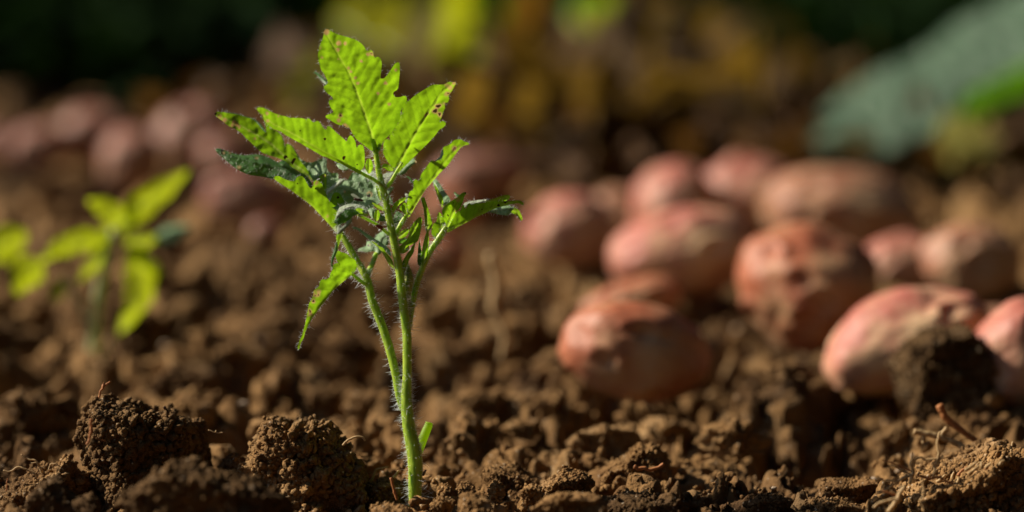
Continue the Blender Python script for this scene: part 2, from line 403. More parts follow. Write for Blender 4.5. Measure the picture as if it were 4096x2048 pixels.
C = np.array([(a, b, gz(a, b) + c * .6 + .003 * max(0, 1 - d / .01)) for a, b, c, d in zip(fx, fy, r, rr_)]); V, F = crumbs(C, r, 9); cr.add(V, F)
tag(cr.build("soil_crumbs", [SOIL_R]), kind="stuff")

# ------------------------------------------------------------------ clods
def inpoly(P, poly):
    x, y = P[:, 0], P[:, 1]; c = np.zeros(len(P), bool); n = len(poly); j = n - 1
    for i in range(n):
        xi, yi = poly[i]; xj, yj = poly[j]
        if yi != yj:
            c ^= ((yi > y) != (yj > y)) & (x < (xj - xi) * (y - yi) / (yj - yi) + xi)
        j = i
    return c
def cv(pts, ox, oy, s): return [(ox + a / s, oy + b / s) for a, b in pts]
def polar(poly, c, th):
    """radius of an outline from its centre at angle th (sampled)"""
    P = np.array(poly) - c; P[:, 1] *= -1
    Q = []
    for i in range(len(P)):
        a, b = P[i - 1], P[i]
        for t in np.linspace(0, 1, 12, endpoint=False): Q.append(a * (1 - t) + b * t)
    Q = np.array(Q); A = np.arctan2(Q[:, 1], Q[:, 0]); R = np.hypot(Q[:, 0], Q[:, 1]); nb = 360
    bins = np.zeros(nb)
    for a, r_ in zip(A, R):
        k = int((a + np.pi) / (2 * np.pi) * nb) % nb; bins[k] = max(bins[k], r_)
    idx = np.nonzero(bins)[0]; bins = np.interp(np.arange(nb), idx, bins[idx], period=nb)
    return np.interp((th + np.pi) / (2 * np.pi) * nb, np.arange(nb), bins, period=nb)
def clod(name, poly, D, thick, label, mat=None, lvl=7, crn=900, seed=0, group="clods of soil", rough=1.0, parent=None, cat="soil clod"):
    U, F = ico(lvl); P = np.array(poly, float); c = (P.min(0) + P.max(0)) / 2; mpp = D / FPX
    th = np.arctan2(U[:, 2], U[:, 0]); rho = np.hypot(U[:, 0], U[:, 2])
    R = polar(poly, c, th); s = np.minimum(rho ** .75, 1) * R
    dx = s * np.cos(th); dz = s * np.sin(th); dy = np.sign(U[:, 1]) * np.abs(U[:, 1]) ** .8 * thick
    V = W(c[0] + dx, c[1] - dz, D) + dy[:, None] * np.array([0, 1, 0])
    c3 = W(c[0], c[1], D); nrm = V - c3; nrm /= np.linalg.norm(nrm, axis=1)[:, None]; nrm[:, 1] += U[:, 1] * .3
    sz = (P.max(0) - P.min(0)).mean() * mpp
    gp = np.random.default_rng(seed + 900)
    for _ in range(7):
        pn = np.array([gp.normal() * .55, -abs(gp.normal()) - .25, gp.normal() * .35]); pn /= np.linalg.norm(pn)
        pr = (V - c3) @ pn; hh_ = np.percentile(pr, 99) * gp.uniform(.62, .86); V = V - (np.maximum(pr - hh_, 0) * .92)[:, None] * pn
    Vw = V + .0022 * np.stack([fbm(V / .008, 2, seed + 70 + k_) for k_ in range(3)], -1)
    smo = np.clip(.55 + 1.7 * fbm(V / .013, 2, seed + 50), .18, 1.15)
    d = sz * .09 * fbm(V / (sz * .28), 4, seed) + smo * rough * (-.0022 * (worley(V / .012, seed) - .45) + .0044 * (np.abs(vnoise(Vw / .0068, seed + 5)) - .2) + .0021 * (np.abs(vnoise(Vw / .0031, seed + 6)) - .2) + .0011 * (np.abs(vnoise(V / .0014, seed + 7)) - .2) + .0016 * fbm(V / .004, 4, seed + 31) + .0006 * vnoise(V / .0008, seed)) * min(1, sz / .03)
    d = d - .0030 * min(1, sz / .03)
    V = V + nrm * d[:, None]
    mb = MB(); mb.add(V, F, 0)
    g = np.random.default_rng(seed)
    if crn:
        k = g.integers(0, len(V), crn); rr = (.0004 + .0012 * g.random(crn) ** 4) * min(1.3, max(.6, sz / .04))
        a, b = crumbs(V[k] + nrm[k] * rr[:, None] * .35, rr, seed + 3); mb.add(a, b, 0)
    if name is None: return mb
    o = mb.build(name, [mat or SOIL]); return tag(o, label, cat, group)
A = lambda pts: cv(pts, 200, 1500, 2.35)
B4 = lambda pts: cv(pts, 0, 1450, 1.7173)
B5 = lambda pts: cv(pts, 1400, 1600, 1.84)
WIDE = lambda pts: [(1230 + (x - 1230) * 1.10, y - 4) for x, y in B4(pts)]
B6 = lambda pts: cv(pts, 3300, 1550, 2.5867)
clod("soil_clod", A([(180, 570), (235, 430), (240, 380), (330, 340), (340, 260), (400, 200), (460, 175), (540, 215), (600, 240), (680, 210), (760, 250), (820, 300), (880, 330), (950, 350), (1000, 390), (1060, 400), (1090, 330), (1130, 320), (1190, 345), (1200, 400), (1280, 430), (1350, 460), (1400, 430), (1460, 470), (1500, 520), (1510, 600), (1545, 660), (1540, 760), (1560, 900), (1500, 1100), (1300, 1300), (900, 1400), (500, 1300), (330, 1000), (300, 850), (240, 780), (210, 680)]),
     D0 + .012, .030, "largest dark crumbly clod, flat-topped and taller than the clod nearer the seedling", SOIL_D, 8, 5000, 1)
clod("soil_clod", WIDE([(1760, 580), (1820, 510), (1830, 430), (1880, 400), (1940, 410), (1970, 450), (2000, 440), (2040, 400), (2080, 440), (2130, 430), (2200, 415), (2250, 420), (2290, 480), (2300, 540), (2350, 560), (2400, 620), (2410, 690), (2470, 720), (2490, 800), (2500, 900), (2520, 1000), (2450, 1150), (2100, 1250), (1800, 1150), (1700, 900), (1700, 750), (1760, 680)]),
     D0 + .008, .029, "dark clod with sunlit knobbly top just left of the seedling stem", SOIL, 8, 4200, 2)
clod("soil_clod", B4([(1480, 780), (1500, 680), (1550, 620), (1600, 610), (1640, 640), (1690, 680), (1730, 740), (1740, 850), (1600, 950), (1480, 900)]), D0 + .02, .012, "small black clod in the gap between the two tallest clods", SOIL_D, 7, 900, 3)
clod("soil_clod", B4([(680, 1000), (800, 900), (900, 860), (1050, 770), (1150, 710), (1250, 680), (1350, 680), (1450, 720), (1560, 760), (1700, 790), (1850, 850), (2000, 930), (2100, 1050), (2150, 1200), (1400, 1350), (700, 1250)]), D0 - .075, .016, "wide blurred brown clod in front of the two tallest clods", SOIL_D, 7, 1500, 4)
clod("soil_clod", B4([(-60, 900), (100, 850), (200, 770), (300, 740), (400, 705), (450, 720), (440, 650), (480, 630), (520, 670), (540, 740), (600, 760), (620, 860), (640, 950), (640, 1100), (300, 1250), (-60, 1200)]), D0 + .004, .022, "crumbly brown clod with curling roots, at the left foot of the largest clod", SOIL, 8, 3000, 5)
clod("soil_clod", B4([(160, 930), (230, 840), (350, 780), (440, 810), (490, 900), (530, 980), (500, 1150), (150, 1150)]), D0 - .045, .014, "small blurred clod in front of the root-bearing clod", SOIL_D, 6, 500, 6)
clod("soil_clod", B4([(500, 960), (550, 910), (620, 900), (690, 950), (700, 1020), (660, 1100), (520, 1100)]), D0 - .05, .01, "smooth dark lump low in the shade below the largest clod", SOIL_D, 6, 200, 7)
clod("soil_clod", B5([(930, 540), (960, 480), (1020, 465), (1090, 475), (1150, 495), (1250, 500), (1330, 550), (1400, 600), (1440, 680), (1350, 760), (1200, 780), (1040, 740), (950, 650)]), D0 + .028, .017, "rounded dark-fronted clod, first one to the right of the seedling stem", SOIL, 7, 1500, 8)
clod("soil_clod", B5([(1410, 660), (1470, 580), (1550, 540), (1640, 525), (1740, 545), (1790, 590), (1815, 660), (1760, 740), (1600, 760), (1450, 740)]), D0 + .008, .013, "grainy pitted clod between the dark-fronted clod and the peaked clod", SOIL_R, 7, 1800, 9)
clod("soil_clod", B5([(1820, 600), (1860, 500), (1970, 480), (2030, 450), (2070, 380), (2140, 330), (2230, 328), (2290, 380), (2330, 440), (2350, 520), (2405, 590), (2400, 680), (2250, 740), (2000, 740), (1850, 700)]), D0 + .036, .022, "peaked clod with a root across it, tallest to the right of the seedling stem", SOIL, 7, 2200, 10)
clod("soil_clod", B5([(1000, 660), (1020, 605), (1080, 600), (1140, 640), (1150, 700), (1090, 760), (1010, 740)]), D0 - .002, .008, "small knob of soil in front of the dark-fronted clod", SOIL, 6, 350, 11)
clod("soil_clod", B5([(1245, 690), (1270, 635), (1340, 622), (1410, 650), (1430, 710), (1380, 770), (1270, 770)]), D0 - .012, .008, "smooth pinkish pebble-like clod before the grainy pitted clod", SOIL_R, 6, 150, 12)
clod("soil_clod", B5([(640, 670), (670, 630), (730, 625), (755, 670), (730, 720), (660, 720)]), D0 + .006, .006, "tiny round clod nearest the foot of the seedling stem", SOIL_R, 6, 250, 13)
clod("soil_clod", B5([(770, 670), (800, 625), (870, 615), (920, 650), (920, 720), (830, 740), (780, 720)]), D0 + .006, .008, "tiny clod between the tiny round clod and the dark-fronted clod", SOIL, 6, 300, 14)
clod("soil_clod", B5([(110, 700), (140, 640), (210, 592), (330, 590), (400, 625), (440, 690), (430, 780), (250, 820), (110, 800)]), D0 + .012, .014, "crumbly light brown clod touching the left of the stem foot", SOIL_R, 7, 1800, 15)
clod("soil_clod", B5([(1330, 830), (1380, 730), (1480, 690), (1600, 690), (1720, 680), (1850, 700), (1900, 780), (1880, 900), (1400, 920)]), D0 - .05, .012, "long blurred brown clod at the bottom edge before the peaked clod", SOIL_R, 6, 500, 16)
clod("soil_clod", B5([(1850, 760), (1950, 700), (2100, 690), (2200, 720), (2400, 700), (2560, 740), (2600, 850), (2400, 920), (1900, 920)]), D0 - .02, .014, "low dark clod under the peaked clod at the bottom edge", SOIL_D, 7, 1200, 17)
clod("soil_clod", B5([(760, 800), (790, 700), (880, 672), (1000, 700), (1060, 780), (1000, 900), (780, 900)]), D0 - .035, .010, "soft blurred brown clod at the bottom edge before the tiny clods", SOIL_R, 6, 350, 18)
clod("soil_clod", B5([(590, 800), (620, 730), (680, 700), (750, 740), (760, 820), (690, 880), (600, 870)]), D0 - .018, .008, "little clod right of the stem foot at the bottom edge", SOIL, 6, 300, 19)
clod("soil_clod", B5([(60, 900), (160, 800), (260, 770), (400, 790), (480, 850), (470, 950), (80, 960)]), D0 - .03, .012, "low reddish clod in front of the stem foot", SOIL_R, 6, 400, 26)
BIGR = clod("soil_clod", B6([(700, 1330), (800, 1150), (870, 1060), (950, 1000), (1100, 940), (1250, 900), (1400, 850), (1550, 790), (1700, 700), (1850, 640), (2059, 680), (2300, 800), (2300, 1500), (700, 1500)]), D0 - .004, .04, "big sunlit mound of crumbly soil in the right-hand corner under the root tuft", SOIL_R, 8, 5000, 20)
clod("soil_clod", cv([(1050, 830), (1100, 790), (1200, 785), (1300, 800), (1400, 780), (1520, 775), (1560, 830), (1500, 920), (1200, 960), (1060, 900)], 2700, 1500, 1.845), D0 + .018, .014, "flat ridge-shaped clod left of the root tuft", SOIL_R, 7, 1200, 21)
clod("soil_clod", cv([(530, 960), (600, 900), (700, 880), (800, 885), (880, 950), (860, 1060), (560, 1060)], 2700, 1500, 1.845), D0 - .004, .010, "small pitted clod at the bottom edge, two clods left of the root tuft", SOIL_R, 7, 900, 22)
clod("soil_clod", cv([(880, 980), (950, 930), (1080, 910), (1240, 915), (1350, 930), (1450, 1000), (1420, 1100), (900, 1100)], 2700, 1500, 1.845), D0 - .006, .012, "knobbly clod at the bottom edge just left of the corner mound", SOIL, 7, 1200, 23)

# ------------------------------------------------------------------ roots and straws
def root_obj(name, strands, label, mats, cat="root", group=None, n=7, rgh=.35):
    mb = MB()
    for k, (pts, r0, r1, m, D) in enumerate(strands):
        pts = [(p + (0,))[:3] for p in pts]
        Q = np.array([W(a, b, D + c) for a, b, c in pts]); S = spline(Q, max(10, len(pts) * 6))
        S += .00025 * np.stack([fbm(S * 900, 2, k + q) for q in range(3)], -1)
        rk_ = .72 if name in ('root_tuft', 'root_fibres') else 1
        V, F = tube(S, np.linspace(r0 * rk_, r1 * rk_, len(S)), n, rgh, k); mb.add(V, F, m)
    return tag(mb.build(name, mats), label, cat, group)
q = lambda pts: cv(pts, 0, 1450, 1.7173)
root_obj("root", [(q([(260, 790), (230, 760), (180, 735), (120, 720), (70, 750), (25, 740)]), .0005, .0003, 0, D0 - .004), (q([(290, 760), (270, 710), (240, 670), (190, 665), (145, 632)]), .0006, .00025, 0, D0 - .002), (q([(330, 740), (350, 700), (390, 700), (440, 740)]), .0003, .0002, 0, D0 - .006), (q([(310, 730), (270, 715), (250, 690), (215, 690)]), .0003, .0002, 0, D0 - .003)], "pale curling root sprouting from the leftmost clod", [ROOT], group="roots in the soil")
root_obj("root", [(q([(597, 565), (615, 520), (625, 470), (622, 420), (628, 385)]), .0005, .0006, 0, D0 - .026), (q([(640, 510), (690, 530), (730, 540)]), .0002, .0002, 0, D0 - .026)], "orange upright root stuck on the left face of the largest clod", [ROOTR], group="roots in the soil")
root_obj("twig", [(q([(680, 240), (690, 200), (710, 165), (740, 145), (758, 132)]), .0004, .0004, 0, D0 + .01), (q([(700, 185), (712, 150), (708, 148)]), .0005, .0006, 0, D0 + .01)], "tiny brown twig standing on the top of the largest clod", [ROOTR], cat="twig")
root_obj("twig", [(q([(1125, 306), (1145, 330), (1160, 350)]), .0006, .0004, 0, D0 + .01)], "short black splinter on the right of the largest clod's top", [BUG], cat="twig")
root_obj("root", [(q([(1430, 465), (1470, 478), (1500, 482), (1530, 480)]), .0003, .0002, 0, D0 + .01), (q([(1475, 478), (1485, 465)]), .0002, .0002, 0, D0 + .01)], "thin root hair pointing right off the largest clod", [ROOT], group="roots in the soil")
root_obj("root", [(q([(2355, 570), (2385, 540), (2420, 520), (2450, 510), (2490, 515), (2507, 538)]), .0005, .0004, 0, D0), (q([(2410, 625), (2428, 590), (2432, 560)]), .0003, .0002, 0, D0)], "hooked pale root curling off the clod beside the seedling", [ROOT], group="roots in the soil")
root_obj("root", [(q([(40, 880), (48, 830), (50, 795)]), .0003, .0002, 0, D0)], "short reddish root tip at the picture's left edge", [ROOTR], group="roots in the soil")
root_obj("twig", [(B5([(130, 620), (170, 570), (190, 520), (240, 500), (285, 490)]), .0006, .0003, 0, D0 + .02), (B5([(318, 575), (340, 545), (362, 520)]), .0007, .0003, 0, D0 + .01), (B5([(300, 570), (320, 650), (345, 740)]), .0006, .0005, 1, D0 - .01)], "thin brown straws sticking out of the soil beside the stem foot", [ROOT, ROOTR], cat="straw")
root_obj("root", [(B5([(2090, 490), (2120, 505), (2170, 500), (2200, 510), (2260, 500), (2310, 470)]), .0009, .0007, 0, D0 + .012)], "thick root lying across the peaked clod", [ROOTR], group="roots in the soil")
b6 = B6
root_obj("root_tuft", [
    (b6([(900, 940), (910, 860), (890, 800), (905, 730), (907, 665)]), .0012, .0005, 0, D0 - .03),
    (b6([(910, 820), (930, 750), (980, 725), (1050, 750), (1120, 738), (1190, 740), (1220, 700)]), .0006, .0006, 0, D0 - .03),
    (b6([(1190, 735), (1170, 790), (1155, 825)]), .0005, .0003, 0, D0 - .03), (b6([(1130, 770), (1110, 790), (1108, 805)]), .0005, .0005, 0, D0 - .03),
    (b6([(920, 900), (820, 930), (760, 970), (700, 1010), (650, 1050), (548, 1090)]), .0009, .0005, 0, D0 - .032),
    (b6([(730, 965), (650, 965), (590, 960), (550, 940)]), .0006, .0004, 0, D0 - .032),
    (b6([(900, 870), (820, 830), (740, 795), (660, 770), (590, 748)]), .0006, .0004, 1, D0 - .028),
    (b6([(880, 890), (820, 870), (760, 830), (680, 800)]), .0006, .0004, 0, D0 - .026),
    (b6([(1120, 930), (1145, 800), (1175, 690), (1165, 570), (1185, 455)]), .0008, .0007, 0, D0 - .03),
    (b6([(900, 930), (885, 985), (870, 1005)]), .0014, .0006, 0, D0 - .034),
    (b6([(660, 1288), (720, 1210), (760, 1140), (780, 1080), (830, 1020)]), .0016, .0010, 0, D0 - .042),
    (b6([(760, 1130), (700, 1100), (650, 1085), (600, 1070)]), .0007, .0005, 1, D0 - .04),
    (b6([(760, 1110), (710, 1085), (680, 1060)]), .0005, .0004, 0, D0 - .04),
    (b6([(740, 1150), (660, 1170), (580, 1190), (500, 1240)]), .0010, .0008, 0, D0 - .045),
    (b6([(960, 910), (1080, 940), (1160, 925), (1240, 960), (1330, 1000)]), .0009, .0006, 1, D0 - .03),
    (b6([(1000, 960), (1020, 1060), (1015, 1130), (985, 1180), (1010, 1230), (1025, 1288)]), .0007, .0005, 0, D0 - .045),
    (b6([(950, 830), (1020, 840), (1060, 860)]), .0005, .0004, 0, D0 - .03)],
    "tuft of pale branching roots on the corner mound", [ROOT, ROOTR], group="roots in the soil")
root_obj("twig", [(b6([(915, 455), (1000, 470), (1100, 490), (1200, 510), (1280, 550), (1400, 600), (1550, 690), (1680, 740)]), .0013, .0014, 0, D0 + .04), (b6([(1200, 500), (1230, 450), (1260, 415)]), .001, .0008, 0, D0 + .04), (b6([(1030, 490), (1025, 540), (1015, 575)]), .001, .0009, 0, D0 + .04)], "long tan rootlet leaning left behind the root tuft", [ROOT], cat="twig")
root_obj("twig", [(b6([(1185, 180), (1230, 290), (1310, 370), (1400, 430), (1480, 500), (1600, 580)]), .0018, .0012, 0, D0 + .045)], "orange-brown twig slanting down above the root tuft", [ROOTR], cat="twig")
st = []
gq = random.Random(4)
for k in range(26):
    x = gq.uniform(1150, 2000); y = 1010 - (x - 1150) * .34 + gq.uniform(-60, 60); l = gq.uniform(50, 150); a = gq.uniform(.2, 1.9)
    st.append((b6([(x, y), (x + l * .5 * math.cos(a) + gq.uniform(-12, 12), y - l * .5 * math.sin(a)), (x + l * math.cos(a), y - l * math.sin(a))]), .0011, .0006, gq.choice([0, 0, 1]), D0 + gq.uniform(-.03, .03)))
root_obj("root_fibres", st, "many short stubby root fibres sticking out of the corner mound's crest", [ROOT, ROOTR], cat="root", group="roots in the soil")
root_obj("dry_straw", [([(1960, 1010), (1985, 1130), (1975, 1230), (2020, 1330), (2005, 1440)], .0028, .0016, 0, 1.42), ], "blurred upright tan straw between the seedling and the potatoes", [ROOT], cat="straw")
root_obj("dry_straw", [([(2035, 1150), (2010, 1240), (2030, 1330)], .0018, .001, 0, 1.42)], "short blurred straw crossing behind the longer upright straw", [ROOT], cat="straw")

# ------------------------------------------------------------------ potatoes
def potato(cx, cy, rx, ry, ang, mat, label, group, seed=0, depth=None, D=None, lift=0, eyes=5):
    a = math.radians(ang); hh = math.sqrt((rx * math.sin(a)) ** 2 + (ry * math.cos(a)) ** 2)
    if D is None:
        D = Dg(cy + hh * .82, .004)
    D += lift; m = D / FPX; U, F = ico(6)
    dep = (depth or min(rx, ry) * 1.05) * m
    sx = np.sign(U[:, 0]) * np.abs(U[:, 0]) ** .92; sz = np.sign(U[:, 2]) * np.abs(U[:, 2]) ** .92
    V = np.stack([sx * rx * m, U[:, 1] * dep, sz * ry * m], -1)
    sc = 1.6; nn = .14 * fbm(U * 1.15 + seed * 7.1, 2, seed) + .035 * fbm(U * 3.5 + seed, 3, seed + 2)
    g = np.random.default_rng(seed)
    for _ in range(eyes):
        e = g.normal(size=3); e[1] = -abs(e[1]); e /= np.linalg.norm(e); d = np.linalg.norm(U - e, axis=1)
        nn += -.085 * np.exp(-(d / .13) ** 2) + .035 * np.exp(-((d - .26) / .08) ** 2) * (U[:, 2] > e[2])
    V = V * (1 + nn)[:, None]
    c, s = math.cos(a), math.sin(a); V = np.stack([V[:, 0] * c - V[:, 2] * s, V[:, 1], V[:, 0] * s + V[:, 2] * c], -1)
    o = mesh_np("potato", V, F, [mat]); o.location = W(cx, cy, D); return tag(o, label, "potato", group)
GR = "freshly dug potatoes heaped on the right"; GL = "potatoes lying at the back on the left"
P = potato
P(2290, 920, 190, 155, 0, POT_P, "pink potato, leftmost of the right-hand heap", GR, 1)
P(2475, 880, 145, 125, 20, POT_B, "dusty potato tucked behind the leftmost potato of the heap", GR, 2, lift=.06)
P(2705, 835, 175, 180, 30, POT_P, "shiny pink potato upright at the top left of the heap", GR, 3)
P(2990, 800, 215, 180, 10, POT_P, "deep pink potato crowning the back of the heap", GR, 4)
P(3370, 860, 320, 190, -8, POT_B, "wide earthy brown potato at the back right of the heap", GR, 5)
P(2740, 1015, 295, 180, 12, POT_Y, "pink potato with a cream glint painted in its colour, in the heap's middle", GR, 6, lift=-.02)
P(3225, 1150, 292, 250, -18, POT_R, "large round dusty potato with a deep eye facing the viewer", GR, 7, eyes=9)
P(3600, 1065, 160, 130, 5, POT_P, "small pale round potato behind the long yellowish one", GR, 8)
P(3885, 1060, 205, 160, -10, POT_B, "dull brown potato in shade at the far right behind", GR, 9)
P(3600, 1365, 335, 185, 22, POT_Y, "long pink and yellowish potato with a lump of soil in painted shade before it", GR, 10)
P(4062, 1432, 175, 245, -14, POT_P, "red potato cut by the picture's right edge", GR, 11)
P(2545, 1410, 290, 200, -10, POT_R, "orange-red potato nearest the seedling, crusted with earth on top", GR, 12)
P(2520, 1215, 200, 90, 18, POT_R, "dark russet potato mostly hidden behind the earth-crusted one", GR, 13, lift=.0)
P(3960, 1290, 110, 60, 10, POT_B, "small brown potato peeping between the long one and the edge one", GR, 14)
P(-5, 585, 75, 80, 0, POT_M, "half-seen pink potato at the left edge of the back row", GL, 20)
P(160, 590, 125, 95, 5, POT_M, "second potato from the left edge of the back row", GL, 21)
P(365, 545, 150, 115, 5, POT_M, "broad pink potato sitting above the weed seedling", GL, 22)
P(525, 640, 125, 130, 0, POT_M, "round potato just above the weed seedling's tip", GL, 23)
P(770, 545, 165, 130, 30, POT_M, "largest pale potato of the back row, beside the green tuft", GL, 24)
P(905, 630, 105, 95, 0, POT_M, "shaded potato behind the seedling's longest left leaf", GL, 25)
P(985, 790, 170, 120, -10, POT_M, "pinkish potato lying in front of the back row", GL, 26)
P(1065, 935, 75, 65, 0, POT_M, "smallest pink potato, alone on the open soil", GL, 27)
P(1905, 700, 190, 90, 5, POT_M, "pale brown potato behind the seedling's right leaves", GL, 28)
P(1800, 830, 120, 90, 0, POT_R, "dark potato low behind the seedling's right leaves", GL, 29)
P(1750, 1030, 130, 80, 0, POT_R, "deep red potato right behind the seedling stem", GL, 30)
clod("soil_clod", [(3545, 1520), (3590, 1420), (3670, 1355), (3770, 1325), (3860, 1300), (3930, 1345), (3975, 1470), (3980, 1620), (3850, 1690), (3680, 1670), (3585, 1610)], 1.305, .035, "lump of soil painted dark as shade against the long yellowish potato", SOIL_SH, 7, 900, 24)  # blackened in its colour for the shade under the potato
clod("soil_clod", [(2330, 1270), (2360, 1235), (2440, 1215), (2540, 1212), (2620, 1225), (2690, 1265), (2700, 1300), (2600, 1290), (2480, 1290), (2400, 1320), (2350, 1330)], Dg(1570) - .012, .020, "crust of earth capping the orange-red potato", SOIL_D, 6, 300, 25)

# ------------------------------------------------------------------ leaves
def chaikin(P, n=1, closed=True):
    P = np.asarray(P, float)
    for _ in range(n):
        Q = np.roll(P, -1, 0) if closed else P[1:]
        A_ = P if closed else P[:-1]
        P = np.stack([.78 * A_ + .22 * Q, .22 * A_ + .78 * Q], 1).reshape(-1, 2) if closed else np.vstack([P[:1], np.stack([.75 * A_ + .25 * Q, .25 * A_ + .75 * Q], 1).reshape(-1, 2), P[-1:]])
    return P
def seg_dist(P, L, closed=False):
    """distance, arclength and side of points to a polyline"""
    L = np.asarray(L, float); A_ = L if closed else L[:-1]; B_ = np.roll(L, -1, 0) if closed else L[1:]
    AB = B_ - A_; ln = np.linalg.norm(AB, axis=1) + 1e-9; cum = np.concatenate([[0], np.cumsum(ln)[:-1]])
    best = np.full(len(P), 1e9); S = np.zeros(len(P)); side = np.ones(len(P))
    for i in range(len(A_)):
        t = np.clip(((P - A_[i]) @ AB[i]) / ln[i] ** 2, 0, 1); d = np.linalg.norm(P - (A_[i] + t[:, None] * AB[i]), axis=1)
        k = d < best; best[k] = d[k]; S[k] = (cum[i] + t * ln[i])[k]
        cr_ = AB[i][0] * (P[:, 1] - A_[i][1]) - AB[i][1] * (P[:, 0] - A_[i][0]); side[k] = np.sign(cr_ + 1e-9)[k]
    return best, S, side
LSEED = [0]
def leaf(mb, out, mid, base, D, a, b, mi=0, cup=.0, cup2=None, wr=.0006, step=6, holes=(), spots=(), roll=.0012, hair=1.0, lat=38, curl=0.0, edge_rng=1, hair_mi=None):
    """blade bounded by outline `out` (photo pixels); base px fixes where it joins; a, b: how fast it recedes to the right and upwards (m per m);
    cup: depth per distance from the midrib on either side"""
    WK = .7 if wr > .0013 else .5
    if a > 0 and b <= 0: roll = 0
    LSEED[0] += 1; sd_ = LSEED[0]; rs = np.random.default_rng(sd_)
    O = chaikin(out, 1); dens = []
    for i in range(len(O)):
        p, q_ = O[i], O[(i + 1) % len(O)]; n_ = max(1, int(np.linalg.norm(q_ - p) / step))
        for t in np.arange(n_) / n_: dens.append(p * (1 - t) + q_ * t)
    O = np.array(dens); x0, y0 = O.min(0); x1, y1 = O.max(0)
    gx, gy = np.meshgrid(np.arange(x0, x1, step), np.arange(y0, y1, step * .87)); gx[1::2] += step / 2
    G = np.stack([gx.ravel(), gy.ravel()], -1); G = G[inpoly(G, O)]; dO, _, _ = seg_dist(G, O, True); G = G[dO > step * .55]
    H = []
    for hx, hy, hr, hs, ha in holes:
        th = np.linspace(0, 6.283, 12, endpoint=False); rr = hr * (1 + .2 * np.sin(3 * th + sd_)); ca, sa = math.cos(ha), math.sin(ha)
        H.append(np.stack([hx + rr * (np.cos(th) * ca - hs * np.sin(th) * sa), hy + rr * (np.cos(th) * sa + hs * np.sin(th) * ca)], -1))
    for h in H:
        dh, _, _ = seg_dist(G, h, True); G = G[(dh > 2) & ~inpoly(G, h)]
    allp = np.vstack([O] + H + [G]); edges = [(i, (i + 1) % len(O)) for i in range(len(O))]; k = len(O)
    for h in H: edges += [(k + i, k + (i + 1) % len(h)) for i in range(len(h))]; k += len(h)
    vv, ee, ff, *_ = delaunay_2d_cdt([Vector(p) for p in allp], edges, [], 0, 1e-5)
    P = np.array([v[:] for v in vv]); T = np.array([f for f in ff if len(f) == 3]); cen = P[T].mean(1)
    ok = inpoly(cen, O)
    for h in H: ok &= ~inpoly(cen, h)
    T = T[ok]
    m = D / FPX; dm, S, side = seg_dist(P, mid); de, _, _ = seg_dist(P, O, True)
    L = np.sum(np.linalg.norm(np.diff(np.array(mid, float), axis=0), axis=1))
    # veins: midrib, curved laterals, fading outwards
    wmid = 5.0 * (1.15 - .8 * S / max(L, 1)); vein = np.exp(-(dm / np.maximum(wmid, 2.2)) ** 2)
    ph = (S - .95 * dm * (1 - .0012 * dm) + side * 9 + 6 * np.sin(S * .02 + side)) / lat; fr = np.abs(ph - np.round(ph)) * lat
    lv = np.exp(-(fr / 3.6) ** 2) * np.clip(1.1 - dm / 190, .2, 1)
    puff = np.clip(fr / (lat * .5), 0, 1) ** .7
    cupv = np.where(side > 0, cup, cup if cup2 is None else cup2)
    zz = -(P[:, 1] - base[1]) * m; xx = (P[:, 0] - base[0]) * m
    off = a * xx + b * zz + cupv * dm * m + curl * (S / max(L, 1)) ** 2 * L * m
    P3 = np.stack([P[:, 0] / 26, P[:, 1] / 26, np.full(len(P), sd_ * 3.3)], -1)
    off += WK * wr * (1.3 * fbm(P3 / 2.6, 2, sd_) + .55 * fbm(P3, 2, sd_ + 4)) + WK * wr * .45 * (puff - .5) * np.clip(dm / 12, 0, 1) - .0004 * vein
    e = np.clip(1 - de / 13, 0, 1); off += roll * .5 * e ** 2
    spot = np.zeros(len(P))
    for sx_, sy_, sr, sv in spots:
        dd = np.linalg.norm(P - np.array([sx_, sy_]), axis=1) / sr; spot = np.where(dd < 1, sv * np.clip((1 - dd) * 3, 0, 1) if sv > 0 else -1, spot)
    for h in H:
        dh, _, _ = seg_dist(P, h, True); spot = np.maximum(spot, np.clip(1 - dh / 7, 0, 1))
    V = W(P[:, 0], P[:, 1], D) + off[:, None] * np.array([0, 1, 0])
    # keep the traced silhouette while it slants in depth: slide each point along its line of sight
    dirv = V * 0 + (W(P[:, 0], P[:, 1], 1.0) - CP); V = W(P[:, 0], P[:, 1], D + off)
    mb.add(V, T, mi, np.where(spot < -.5, 0, np.where(vein > .25, vein, -lv))); mb.SP = getattr(mb, "SP", []); mb.SP.append((len(V), spot))
    if hair:
        nh = int(len(O) * step / 7.5 * hair); t = rs.integers(0, len(O), nh); p = O[t]; tg = np.roll(O, -1, 0)[t] - O[t]; nn = np.stack([tg[:, 1], -tg[:, 0]], -1)
        nn /= np.linalg.norm(nn, axis=1)[:, None] + 1e-9; cin = inpoly(p + nn * 3, O); nn[cin] *= -1
        xx_ = (p[:, 0] - base[0]) * m; zz_ = -(p[:, 1] - base[1]) * m; dmp, Sp, sdp = seg_dist(p, mid); cu = np.where(sdp > 0, cup, cup if cup2 is None else cup2)
        of = a * xx_ + b * zz_ + cu * dmp * m + curl * (Sp / max(L, 1)) ** 2 * L * m + roll * .5
        B0 = W(p[:, 0], p[:, 1], D + of); dr = nn[:, :1] * np.array([1, 0, 0]) - nn[:, 1:] * np.array([0, .19, .98]) + rs.normal(0, .45, (nh, 3))
        Ln = (.0006 + .0011 * rs.random(nh) ** 2); hv, hf = hairs(B0, dr, Ln, .00006, rs)
        mb.add(hv, hf, hair_mi if hair_mi is not None else 1); mb.SP.append((len(hv), np.zeros(len(hv))))
